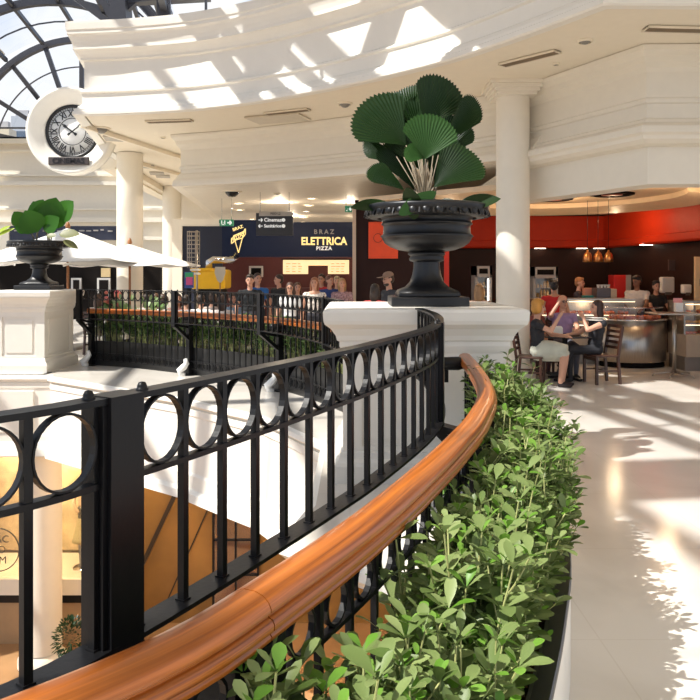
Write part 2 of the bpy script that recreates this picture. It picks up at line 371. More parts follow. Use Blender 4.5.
for a in (12, 32, 51.5, 71, 90, 109, 128.5, 148, 168): m_.bar(fanp(R_(a), .5), fanp(R_(a), R0), .22 if True else .1, .2, up=Vector((0, 1, 0)))
m_.box(cx-R0, cx+R0, yw-.1, yw+.1, 8.9, 9.1); m_.box(cx-R0, cx+R0, yw-.06, yw+.06, 9.55, 9.63)
m_.build('window_bars', STEEL, win)
g = MB(); g.add([fanp(0, 0, .05)]+[fanp(R_(180*i/40), R0, .05) for i in range(41)], [(0, i+1, i+2) for i in range(40)]); g.build('window_glass', ROOFGL, win)
vault = struct(empty('skylight_vault'))
S_ARCH = [5.5, 11, 16.5, 22, 27.5, 34.2, 38.8, 44]
for s_ in S_ARCH:
    m_ = MB(); arcbar(m_, lambda a, r: vp(s_, a, r), R0+.05, 1.15 if s_ == 38.8 else .30, .34, 0, 180, 36)  # the widest arch, out of view, is sized to shade a floor band
    m_.build('roof_arch', STEEL, vault)
m_ = MB()
for a in (3, 12, 32, 51.5, 71, 90, 109, 128.5, 148, 168, 177): m_.bar(vp(0, R_(a), R0+.05), vp(44, R_(a), R0+.05), .16, .20)
for s_ in range(2, 44, 3):
    arcbar(m_, lambda a, r: vp(s_+.6, a, r), R0+.1, .05, .07, 0, 180, 24)
m_.build('purlins', STEEL, vault)
g = MB(); n = 36; vs = [vp(s_, R_(180*i/n), R0+.22) for s_ in (0, 44) for i in range(n+1)]
g.add(vs, [(i, i+1, n+2+i, n+1+i) for i in range(n)], True); g.build('roof_glass', ROOFGL, vault)
# end wall left out; unseen cladding added to shade the far wall
sh = MB(); n = 30
for sgn, a0, a1, X1 in ((1, 0, 90, -8.0), (-1, 180, 90, -21)):
    pass
g = MB(); n = 10; vs = [vp(s_, R_(127+50*i/n), R0+.26+e_) for e_ in (0, .12) for s_ in (.2, 13) for i in range(n+1)]; q = n+1
g.add(vs, [(i, i+1, q+i+1, q+i) for i in range(n)]+[(2*q+i, 3*q+i, 3*q+i+1, 2*q+i+1) for i in range(n)], True); g.build('shade_cladding', CEIL, vault)
# unseen steel and glass grid, added over the void to pattern the sunlight
SKY_Z = 9.6
sk = struct(empty('unseen_sun_grid'))
m_ = MB()
for y in (7.0, 9.6, 11.2, 12.8, 14.4): m_.box(-5.0, -1.0, y-.2, y+.2, SKY_Z-.3, SKY_Z)
m_.build('beams', STEEL, sk)
m_ = MB()
for x in (-5.0, -3.1, -1.1): m_.box(x-.15, x+.15, 6.8, 14.6, SKY_Z-.2, SKY_Z+.02)
m_.build('crossbars', STEEL, sk)
MB().box(-5.0, -1.0, -7, 14.6, SKY_Z+.04, SKY_Z+.05).build('glazing', ROOFGL, sk)
struct(MB().box(-1.0, 12.5, -7, 15.5, SKY_Z-.1, SKY_Z+.2).build('unseen_shade_roof', CEIL))  # unseen solid roof, its edge set to keep the fascia's right side shaded
# structural steel seen over the cornice
st = struct(empty('skylight_truss'))
m_ = MB()
a = at(119, -30, 24); b = at(122, 30, 24); m_.bar(a, b, .75, .5)
m_.bar(at(150, -12, 24), at(112, 22, 24), .22, .2); m_.bar(at(93, -20, 24), at(116, 26, 24), .2, .2); m_.bar(at(60, -14, 26), at(112, 25, 26), .24, .2); m_.bar(at(128, 0, 24), at(400, -30, 24), .3, .3); m_.bar(at(100, 2, 26), at(210, -4, 26), .35, .3)
m_.bar(at(206, -20, 22), at(206, 16, 22), .07, .07)
m_.build('truss_members', STEEL, st)
# floodlight standing on the cornice
q = at(186, 8, 15.5); fl_ = thing('floodlight', 'small black floodlight mounted on top of the white curved cornice', 'floodlight', (q.x, q.y+.3, 6.82))
Mx = Matrix.Translation((0, 0, .2)) @ Matrix.Rotation(R_(-30), 4, 'Y') @ Matrix.Rotation(R_(20), 4, 'X')
m_ = MB(); m_.bbox(-.16, .16, -.1, .1, -.12, .14, .02, Mx); m_.build('housing', BLACK, fl_)
m_ = MB(); m_.bbox(-.12, .12, -.115, -.10, -.09, .1, .005, Mx); m_.build('lens', CHROME, fl_)
m_ = MB(); m_.bar((0, 0, -.02), (0, 0, .14), .04); m_.build('bracket', BLACK, fl_)
# buildings outside the fanlight
def tower(x0, x1, ytop, Y, col, label, name='office_tower'):
    a = at(x0, ytop, Y); b = at(x1, ytop, Y)
    o = thing(name, label, 'building', ((a.x+b.x)/2, Y, 0)); w = (b.x-a.x)/2
    MB().box(-w, w, 0, w*1.6, 0, a.z).build('tower_body', mat('tower_'+name+str(int(x0)), col, .4), o)
    m_ = MB(); z = 3.0
    while z < a.z-1: m_.box(-w-.05, w+.05, -.08, 0, z, z+.7); z += 1.7
    m_.build('window_bands', mat('tower_glass', (.10, .14, .2), .2), o)
    MB().box(-w*.7, w*.7, .5, w, a.z, a.z+.8).build('roof_plant', mat('grey_plant', (.4, .4, .42)), o)
tower(11, 29, 116, 90, (.42, .46, .52), 'grey blue office tower outside, seen through the fanlight beside the clock')
tower(-12, 9, 128, 80, (.62, .55, .42), 'pale low building outside, at the left edge below the fanlight', 'apartment_building')
# ---------------------------------------------------------------- columns
def column(X, Y, r, z1, label, z0=0.0, cap=True):
    o = thing('round_column', label, 'column', (X, Y, z0), 0, 'round columns')
    h = z1-z0
    MB().lathe([(r, .25), (r, h-.005)], 40).build('shaft', CREAM, o)
    MB().lathe([(r+.10, 0), (r+.10, .12), (r+.06, .16), (r+.03, .22), (r, .25)], 40).build('column_base', CREAM, o)
    m_ = MB()
    if cap:
        for k, (d, z) in enumerate(((.05, .23), (.09, .18), (.13, .12), (.18, .06))): m_.box(-r-d, r+d, -r-d, r+d, h-z, h-z+.06-.001)
        m_.build('capital', CREAM, o)
    return o
column(2.79, 12.85, .283, 5.0, 'white round column by the cafe, behind the urn pedestal')
column(-5.87, 20.0, .34, 4.99, 'white round column nearest the clock, rising behind the white umbrellas', cap=False)
column(-6.55, 27.6, .34, 4.99, 'white round column second from the clock, beside the navy shop front', cap=False)
# ---------------------------------------------------------------- clock
ck = at(73, 132, 18.6); clk = thing('wall_clock', 'large round white wall clock with roman numerals above a cinemas plaque', 'clock', (ck.x, ck.y, ck.z))
FX = Matrix.Rotation(PI/2, 4, 'X')
m_ = MB(); r = 1.07
m_.lathe([(.66, .02), (.70, .10), (.80, .13), (.86, .20), (1.0, .26), (1.06, .27), (r, .22), (r, .14), (1.08, .10), (r, .05), (r, -.12), (.0, -.12), (0, .0), (.66, .02)], 72, M=FX); m_.build('surround', WHITE, clk)
m_ = MB(); m_.lathe([(0, .02), (.60, .02), (.60, .04), (0, .04)], 60, M=FX); m_.build('dial', mat('dial_white', (.85, .85, .83), .3), clk)
BLK = mat('clock_black', (.01, .01, .01), .4)
m_ = MB(); m_.lathe([(.585, .03), (.60, .07), (.66, .07), (.665, .03)], 72, M=FX); m_.lathe([(.325, .04), (.325, .05), (.34, .05), (.34, .04)], 60, M=FX); m_.lathe([(.53, .04), (.53, .048), (.54, .048), (.54, .04)], 60, M=FX)
for k in range(60):
    a = k*PI/30; c_ = Vector((math.sin(a), 0, math.cos(a))); m_.bar(c_*.54+Vector((0, -.046, 0)), c_*.59+Vector((0, -.046, 0)), .02 if k % 5 == 0 else .01, .006, up=Vector((0, 1, 0)))
m_.build('minute_ring', BLK, clk)
for k, s_ in enumerate(['XII', 'I', 'II', 'III', 'IIII', 'V', 'VI', 'VII', 'VIII', 'IX', 'X', 'XI']):
    a = k*PI/6; tx = text(s_, .21, BLK, clk, 'numeral', (math.sin(a)*.435, -.05, math.cos(a)*.435), (PI/2, a, 0), .004, .004, sx=.78)
    tx.rotation_euler = (Matrix.Rotation(a, 4, 'Y') @ Matrix.Rotation(PI/2, 4, 'X')).to_euler()
def hand(a, L, w, nm):
    c_ = Vector((math.sin(a), 0, math.cos(a))); m_ = MB(); m_.bar(-c_*.12+Vector((0, -.065, 0)), c_*L+Vector((0, -.065, 0)), w, .008, up=Vector((0, 1, 0)))
    m_.bar(c_*(L*.6)+Vector((0, -.066, 0)), c_*(L*.85)+Vector((0, -.066, 0)), w*2, .008, up=Vector((0, 1, 0))); m_.bar(-c_*.14+Vector((0, -.066, 0)), -c_*.07+Vector((0, -.066, 0)), w*1.8, .008, up=Vector((0, 1, 0))); m_.build(nm, BLK, clk)
hand(R_(307), .30, .035, 'hour_hand'); hand(R_(52), .33, .028, 'minute_hand')
pl = MB(); a_, b_ = .42, .085
pl.bbox(-.50, .50, -.30, -.24, -.86, -.66, .02); plq = pl.build('plaque', mat('plaque_grey', (.07, .055, .05), .4), clk)
text('CINEMAS', .19, mat('plaque_letter', (.015, .012, .012), .4), plq, 'lettering', (0, -.305, -.765), ext=.006, bold=.003)
# ---------------------------------------------------------------- ceiling fittings
SLOT = mat('vent_dark', (.16, .12, .08), .6)
for (x0, y0, x1, y1, lab) in ((147, 121, 192, 119.5, 'long narrow slot vent in the soffit near the clock'), (266, 113, 309, 108.5, 'long narrow slot vent in the soffit left of the palm'), (502, 64, 558, 50, 'slatted slot vent in the soffit over the cafe column'), (645, 27, 720, 29, 'slot vent in the soffit at the upper right corner')):
    a = at(x0, y0, 2437/(275-y0)); b = at(x1, y1, 2437/(275-y1)); a.z = b.z = 4.99
    v_ = thing('slot_vent', lab, 'vent', tuple((a+b)/2), math.atan2(b.y-a.y, b.x-a.x), 'slot vents'); L = (b-a).length/2
    m_ = MB(); m_.box(-L, L, -.10, -.085, -.03, .0); m_.box(-L, L, .085, .10, -.03, 0); m_.box(-L, -L+.015, -.1, .1, -.03, 0); m_.box(L-.015, L, -.1, .1, -.03, 0); m_.build('frame', CEIL, v_)
    m_ = MB(); m_.box(-L, L, -.085, .085, -.01, 0.005); m_.build('slot', SLOT, v_)
    m_ = MB()
    for k in range(4): m_.box(-L, L, -.07+k*.04, -.058+k*.04, -.028, -.012)
    m_.build('slat', mat('slat_brown', (.30, .22, .14), .5), v_)
def dome_fit(x, y, z, r, lab, cat='detector', col=None, nm='smoke_detector'):
    Y = F*(z-CAM_Z)/(HOR-y); X = (x-350)/F*Y
    o = thing(nm, lab, cat, (X, Y, z)); MB().lathe([(r*1.5, 0), (r*1.5, -.02), (r*1.2, -.035)], 20).build('plate', CEIL, o)
    MB().lathe([(0, -r*.9), (r*.5, -r*.8), (r*.85, -r*.5), (r, -.03), (r, -.02)], 20).build('dome', col or mat('grey_dome', (.25, .23, .2), .3), o)
dome_fit(585, 40, 5.0, .07, 'small domed detector on the soffit right of the slot vent')
dome_fit(556, 63, 5.0, .035, 'tiny sprinkler head on the soffit beside the slot vent', 'sprinkler', nm='sprinkler')
dome_fit(101, 128, 5.0, .14, 'round ceiling speaker near the tip of the soffit by the clock', 'speaker', nm='ceiling_speaker')
dome_fit(345, 103, 5.0, .10, 'round recessed spotlight in the soffit left of the palm', 'spotlight', nm='recessed_spotlight')
dome_fit(163, 137, 5.0, .04, 'tiny sprinkler head on the soffit above the left columns', 'sprinkler', nm='sprinkler')
dome_fit(232, 191, 3.8, .17, 'dark domed camera on the food court ceiling above the exit sign', 'camera', mat('black_dome', (.02, .02, .02), .15), 'dome_camera')
dome_fit(277, 193, 3.8, .06, 'small sprinkler on the food court ceiling above the directory sign', 'sprinkler', nm='sprinkler')
for k, (x, y) in enumerate(((114, 138), (147, 166), (157, 173), (163, 176))):
    Y = F*(4.99-CAM_Z)/(HOR-y); v_ = tag(MB().box(-.22, .22, -.3, .3, -.03, 0).build('soffit_grille', mat('grille_grey', (.45, .40, .33), .6)), 'small rectangular grille in the soffit edge, number of four going back past the columns' if False else ['rectangular grille in the soffit edge closest to the clock', 'rectangular grille in the soffit between the two left columns, front one', 'rectangular grille in the soffit between the two left columns, middle one', 'rectangular grille in the soffit between the two left columns, rear one'][k], 'vent', 'soffit grilles'); v_.location = ((x-350)/F*Y, Y, 4.99); v_.rotation_euler.z = .2
for k, (x, y, w) in enumerate(((148, 142, .42), (171, 168, .5))):   # stepped mouldings set across the soffit
    Y = F*(4.99-CAM_Z)/(HOR-y); o = struct(empty('trim_coffer_%d' % (k+1), ((x-350)/F*Y, Y, 4.99), -.25))
    for j in range(3): MB().box(-w+j*.1, -w+.06+j*.1, -2.2, 2.2, -.04-.03*j, 0).build('step', CEIL, o)
for k, (x, y, s_) in enumerate(((250, 118, .5), (540, 78, 0))):
    if s_: 
        Y = F*(4.99-CAM_Z)/(HOR-y); o = tag(MB().box(-.6, .6, -.35, .35, -.03, 0).build('ceiling_grille', mat('grille_light', (.66, .58, .46), .6)), 'large square louvred grille in the soffit below the sunlit fascia', 'vent'); o.location = ((x+28-350)/F*Y, Y, 4.99); o.rotation_euler.z = -.35
EMW = mat('lamp_glow', (1, .95, .85), .5, emit=(1, .86, .66), estr=7)
for k, (x, y) in enumerate(((238, 203), (239.5, 209.5), (311.5, 198), (308.5, 205), (306, 211), (304, 217), (303, 221.5), (262, 219), (252, 219))):
    Y = F*(3.8-CAM_Z)/(HOR-y); o = thing('downlight', 'round glowing downlight in the food court ceiling, one of the rows before the navy sign', 'downlight', ((x-350)/F*Y, min(Y, 29.2), 3.8), 0, 'food court downlights')
    MB().lathe([(.16, 0), (.16, -.02), (.12, -.025), (.12, 0)], 20).build('rim', CEIL, o); MB().lathe([(0, -.012), (.12, -.012), (.12, 0), (0, 0)], 20).build('lens', EMW, o)
def lamp(name, loc, e, size=.5, col=(1, .8, .58), kind='POINT', spot=None, rot=None):
    d = bpy.data.lights.new(name, kind); d.energy = e; d.color = col
    if kind == 'AREA': d.size = size
    else: d.shadow_soft_size = size
    o = bpy.data.objects.new(name, d); COL.objects.link(o); o.location = loc
    if rot: o.rotation_euler = rot
    return o
for k, (x, y) in enumerate(((-2, 21), (0, 21), (-2, 26), (.6, 26))): lamp('food_court_downlight_beam', (x, y, 3.7), 90, .12)
# ---------------------------------------------------------------- big pedestals, urns
def pedestal(label, x0, x1, y0, y1, low=-1.4):
    cxp, cyp = (x0+x1)/2, (y0+y1)/2; o = thing('urn_pedestal', label, 'pedestal', (cxp, cyp, 0), 0, 'urn pedestals'); w, d = (x1-x0)/2, (y1-y0)/2
    rect = [(-w, -d), (w, -d), (w, d), (-w, d)]
    bx = MB(); bx.box(-w+.02, w-.02, -d+.02, d-.02, 0, 1.34)
    # raised frames round a sunken panel on each face
    for (ax, half, off) in (('x', w, -d), ('x', w, d), ('y', d, w), ('y', d, -w)):
        s_ = 1 if off > 0 else -1
        hh = half-(.0205 if ax == 'x' else 0)
        for (u0, u1, z0, z1) in ((-hh, -half+.16, .0, 1.2), (half-.16, hh, .0, 1.2), (-half+.16, half-.16, .0, .30), (-half+.16, half-.16, 1.0, 1.2)):
            lo, hi = (off-.02*s_, off) if s_ > 0 else (off, off+.02)
            if ax == 'x': bx.box(u0, u1, min(lo, hi), max(lo, hi), z0, z1)
            else: bx.box(min(lo, hi), max(lo, hi), u0, u1, z0, z1)
        for (u0, u1, z0, z1) in ((-half+.22, half-.22, .36, .94),):
            lo, hi = (off-.02*s_, off-.004*s_); a, b = min(lo, hi), max(lo, hi)
            if ax == 'x': bx.box(u0, u1, a, b, z0, z1)
            else: bx.box(a, b, u0, u1, z0, z1)
    bx.build('body', PEDM, o)
    m_ = MB(); m_.sweep(rect, [(-.01, 1.08), (.006, 1.09), (.02, 1.12), (.03, 1.15), (.03, 1.19), (.05, 1.20), (.06, 1.24), (.10, 1.30), (.15, 1.34), (.16, 1.37), (.165, 1.44), (.155, 1.46), (.13, 1.47), (-.12, 1.47), (-.12, 1.08)], closed=True)
    m_.box(-w-.12, w+.12, -d-.12, d+.12, 1.40, 1.469); m_.build('cap', PEDM, o)
    m_ = MB(); m_.sweep(rect, [(0, .26), (.02, .25), (.03, .20), (.06, .17), (.07, .14), (.07, .0), (-.05, 0), (-.05, .26)], closed=True); m_.build('plinth', PEDM, o)
    return o
pedestal('large white moulded pedestal under the black urn at the end of the near fence', -.06, 1.32, 6.35, 7.75)
pedestal('white moulded pedestal at the left edge across the void, under an urn', -6.38, -5.46, 13.4, 14.8)
pr = MB(); w0 = [(-6.5, 13.14), (-5.34, 13.14), (-5.34, 13.5), (-6.5, 13.5)]
pr.sweep(w0, [(0, 0.0), (.03, -.02), (.03, -.1), (0, -.14), (0, -1.15), (.05, -1.2), (.08, -1.3), (.08, -1.42), (-.1, -1.42), (-.1, 0)], closed=True)
pr.box(-6.3, -5.54, 13.10, 13.16, -1.0, -.28); struct(pr.build('trim_pier', WHITE))
def urn(label, X, Y, z, s_=1.0):
    o = thing('urn', label, 'urn', (X, Y, z), 0, 'black urns'); R = .57*s_
    m_ = MB(); h = .345; m_.bbox(-h, h, -h, h, 0, .085, .012); m_.bbox(-h+.07, h-.07, -h+.07, h-.07, .085, .12, .008)
    m_.build('plinth', URN, o)
    m_ = MB()   # square flaring stem
    pr = [(.27, .12), (.265, .14), (.20, .17), (.155, .22), (.135, .28), (.125, .34), (.12, .42)]
    vs = []; fs = []
    for (r, zz) in pr:
        for k in range(16):
            a = 2*PI*k/16; e = 1/max(abs(math.cos(a)), abs(math.sin(a))); e = 1+(e-1)*max(0, (.30-zz)/.18) if zz < .3 else 1.0
            vs.append((r*e*math.cos(a), r*e*math.sin(a), zz))
    for i in range(len(pr)-1):
        for k in range(16): fs.append((i*16+k, i*16+(k+1) % 16, (i+1)*16+(k+1) % 16, (i+1)*16+k))
    m_.add(vs, fs, True); m_.lathe([(.12, .40), (.155, .41), (.165, .43), (.15, .45), (.16, .46), (.175, .47), (.165, .49), (.14, .5)], 32); m_.build('stem', URN, o)
    m_ = MB(); m_.lathe([(.10, .49), (.17, .495), (.26, .51), (.34, .54), (.39, .575), (.41, .61), (.415, .625), (.43, .635), (.415, .65), (.405, .66), (.40, .72), (.405, .74), (.42, .745), (.42, .755), (.41, .76), (.42, .80), (.45, .83), (.50, .86), (.49, .87), (.40, .84), (.0, .83)], 56); m_.build('bowl', URN, o)
    m_ = MB(); m_.lathe([(.46, .80), (.52, .805), (.545, .82), (.565, .86), (.575, .895), (.572, .91), (.56, .92), (.535, .927), (.50, .925), (.48, .90), (.45, .86), (.46, .80)], 56)
    for k in range(30):   # egg and dart around the rim
        a = 2*PI*k/30; Mx = Matrix.Rotation(a, 4, 'Z') @ Matrix.Translation((.552, 0, .852)) @ Matrix.Rotation(R_(-25), 4, 'Y'); m_.sph((0, 0, 0), (.024, .040, .044), 10, Mx)
        a += PI/30; Mx = Matrix.Rotation(a, 4, 'Z') @ Matrix.Translation((.556, 0, .852)) @ Matrix.Rotation(R_(-25), 4, 'Y'); m_.box(-.008, .014, -.007, .007, -.045, .045, Mx)
    m_.build('rim', URN, o)
    MB().lathe([(0, .86), (.25, .868), (.47, .86)], 24).build('soil', mat('soil', (.03, .02, .013), .9, bump=.6), o)
    return o
URN1 = (.71, 6.95, 1.47); URN2 = (-5.92, 14.3, 1.47)
urn('big black pedestal urn holding a fan palm, on the near white pedestal', *URN1)
urn('black pedestal urn holding a broad leaved plant, at the left across the void', *URN2)
# fan palm leaves: pleated, toothed fans
PALM = leafmat('palm_green', (.006, .024, .003), (.012, .042, .005), .45, .12); PALM2 = leafmat('palm_light', (.025, .08, .012), (.03, .095, .015), .5, .15)
def fan_leaf(mb, base, tip, width, tilt=0.0, roll=0.0, cup=.16, npl=20, droop=.12):
    base = Vector(base); tip = Vector(tip); ax = tip-base; L = ax.length; ax.normalize()
    n = Vector((0, -1, 0)); n = (n-ax*n.dot(ax)).normalized(); sd = ax.cross(n).normalized()
    if roll: n2 = n*math.cos(roll)+sd*math.sin(roll); sd = ax.cross(n2).normalized(); n = n2
    span = math.asin(min(.95, 1.22*width/(1.6*L))); vs = []; rows = 5; cols = npl*2+1
    for i in range(rows+1):
        for k in range(cols):
            u = -1+2*k/(cols-1); a = u*span; t = i/rows
            q_ = abs(u); Rr = L*(1-.13*q_**2-.07*q_**6); ww = 1.0
            rr = Rr*t
            if i == rows: rr *= (1.018 if k % 2 == 0 else .972)
            px = math.sin(a)*rr*ww*1.0; py = math.cos(a)*rr+L*.0
            zz = (.008 if k % 2 else -.008)*t*L+cup*L*(abs(u)**2)*t-droop*L*t*t
            vs.append(base+ax*py+sd*px+n*(zz+tilt*py))
    fs = [(i*cols+k, i*cols+k+1, (i+1)*cols+k+1, (i+1)*cols+k) for i in range(rows) for k in range(cols-1)]
    mb.add(vs, fs)
def ov_leaf(mb, base, tip, width, nrm=Vector((0, -1, 0)), fold=.15, curl=.12, n=6, shape=.9):
    base = Vector(base); tip = Vector(tip); ax = tip-base; L = ax.length; ax.normalize(); n_ = (nrm-ax*nrm.dot(ax))
    if n_.length < 1e-3: n_ = Vector((0, 0, 1))-ax*ax.z
    n_.normalize(); sd = ax.cross(n_); vs = []
    for i in range(n+1):
        t = i/n; w = width/2*math.sin(PI*min(1, t**shape))**.75 if 0 < t < 1 else 0.0008
        c_ = base+ax*(L*t)-n_*(curl*L*t*t)
        vs += [c_+sd*w+n_*(fold*w), c_, c_-sd*w+n_*(fold*w)]
    fs = []
    for i in range(n): b0 = i*3; fs += [(b0, b0+1, b0+4, b0+3), (b0+1, b0+2, b0+5, b0+4)]
    mb.add(vs, fs, True)
palm = thing('fan_palm', 'tall dark green fan palm with pleated toothed leaves, growing from the near urn', 'palm', (0, 0, 0))
palm.location = (URN1[0], URN1[1], URN1[2]+.86); po = Vector(palm.location)
def pp(x, y, dy=0.0): return at(350+x/4.667, 70+y/4.667, 6.95+dy)-po
crown = Vector((0, 0, 0)); stems = MB(); fronds = []
LV = [((262, 352), (55, 150), .50, .05, .2, 0), ((262, 330), (130, 118), .34, .12, -.2, 0), ((310, 300), (283, 58), .34, .28, -.3, 0), ((345, 265), (462, 38), .44, .25, .25, 0), ((420, 345), (605, 140), .26, .18, .5, 0), ((352, 415), (392, 205), .40, -.38, .1, 1), ((352, 412), (258, 372), .16, -.36, .3, 1),
      ((390, 548), (585, 372), .42, -.12, -.25, 0), ((285, 440), (50, 342), .17, .12, -.6, 0), ((255, 562), (90, 455), .20, -.22, .5, 0), ((300, 560), (165, 335), .28, .15, .3, 0), ((440, 400), (565, 262), .2, .35, .3, 1), ((330, 470), (290, 290), .32, .1, 0, 0), ((380, 500), (440, 280), .36, .12, .2, 0),
      ((345, 350), (380, 110), .40, .42, .2, 0), ((330, 330), (220, 160), .34, .34, .1, 0), ((390, 430), (540, 230), .30, .22, .0, 0), ((395, 545), (480, 330), .30, .05, .2, 0)]
for (b_, t_, w_, dy, roll, lt) in LV:
    B_ = pp(*b_, dy); T_ = pp(*t_, dy+(.12 if roll < 0 else -.05)); m_ = MB(); fan_leaf(m_, B_, T_, w_, roll=roll)
    m_.build('leaf', PALM2 if lt else PALM, palm, fix=False)
    s0 = Vector((random.uniform(-.05, .05), random.uniform(-.05, .05), -.02)); mid = s0.lerp(B_, .5)+Vector((0, 0, .03)); stems.tube([s0, mid, B_], [.012, .008, .006], 6)
for (x0, y0, x1, y1, w_, dy, nz_) in ((205, 634, 3, 628, .17, -.15, .6), (480, 652, 700, 585, .20, -.2, .55), (385, 645, 500, 612, .14, -.3, .5), (245, 618, 335, 618, .30, -.45, -.3)):
    m_ = MB(); fan = ov_leaf(m_, pp(x0, y0, dy), pp(x1, y1, dy-.1), w_, Vector((0, -.6, nz_)), .2, .1, 10, 1.0); m_.build('leaf', PALM, palm, fix=False)
    stems.tube([Vector((0, 0, 0)), pp(x0, y0, dy)*.6+Vector((0, 0, .06)), pp(x0, y0, dy)], .006, 6)
m_ = MB(); ov_leaf(m_, pp(330, 655, -.5), pp(290, 585, -.52), .38, Vector((0, -1, .2)), .15, .05, 8); m_.build('leaf', PALM2, palm, fix=False)
for k in range(12):
    a = random.uniform(-.3, .25); stems.tube([(random.uniform(-.09, .07), random.uniform(-.08, .08), -.02), (a*.35, 0, .22), (a, random.uniform(-.1, .1), .52)], .005, 5)
stems.build('stems', mat('palm_stem', (.30, .24, .16), .5), palm)
pl2 = thing('broad_leaf_plant', 'plant with broad glossy green leaves, growing from the left urn', 'plant', (URN2[0], URN2[1], URN2[2]+.86)); po2 = Vector(pl2.location)
def p2(x, y, dy=0.0): return at(x/5.385, 180+y/5.385, 14.3+dy)-po2
BG = leafmat('broad_leaf_green', (.03, .12, .015), (.06, .19, .02), .3, .35); st_ = MB()
for (bx_, by_, tx_, ty_, w_, dy) in ((130, 240, 72, 172, .72, 0), (205, 280, 130, 165, 1.1, -.15), (235, 230, 175, 115, .95, .1), (250, 260, 300, 95, 1.25, .05), (320, 210, 390, 112, .95, .1), (235, 268, 315, 200, .75, -.15), (205, 200, 230, 105, .8, .2), (145, 270, 80, 255, .4, .1), (275, 250, 250, 120, .9, .0)):
    m_ = MB(); ov_leaf(m_, p2(bx_, by_, dy), p2(tx_, ty_, dy-.1), w_*.5, Vector((random.uniform(-.4, .4), -1, .2)), .12, .06, 8, .75); m_.build('leaf', BG, pl2, fix=False); sx_ = 197 if bx_ < 220 else 265
    st_.tube([p2(sx_, 360, 0), p2((sx_+bx_)/2, (300+by_)/2, dy/2), p2(bx_, by_, dy)], .012, 6)
st_.tube([p2(197, 372), p2(197, 290)], .016, 6); st_.tube([p2(262, 372), p2(268, 300)], .014, 6); st_.build('stems', mat('grey_stem', (.22, .19, .13), .6), pl2)
VG = leafmat('dry_leaf', (.16, .17, .05), (.24, .25, .12), .4, .3)
for (x0, y0, x1, y1, w_) in ((318, 292, 425, 285, .22), (340, 325, 420, 365, .14), (250, 300, 300, 298, .12)):
    m_ = MB(); ov_leaf(m_, p2(x0, y0, -.3), p2(x1, y1, -.35), w_, Vector((0, -.8, .6)), .15, .1, 8); m_.build('leaf', VG, pl2, fix=False)
yl = thing('potted_leaf_plant', 'yellow green leaf tips of a plant poking in at the left edge beside the umbrella', 'plant', (-7.0, 14.6, 0)); yo = Vector(yl.location)
MB().lathe([(.14, 0), (.18, .25), (.16, .25), (.12, .05)], 16).build('pot', BLACK, yl)
m_ = MB()
for k, (x0, y0, x1, y1) in enumerate(((-3, 236, 13, 227), (-3, 233, 9, 225), (-4, 238, -20, 230))): 
    a = at(x0, y0, 14.6)-yo; b = at(x1, y1, 14.5)-yo; ov_leaf(m_, a, b, .10, Vector((0, -.8, .6)))
m_.build('leaf', leafmat('yellow_leaf', (.3, .4, .04), (.4, .5, .06)), yl, fix=False); MB().tube([(0, 0, .2), at(-3, 238, 14.6)-yo], .01, 5).build('stems', MATS['grey_stem'], yl)
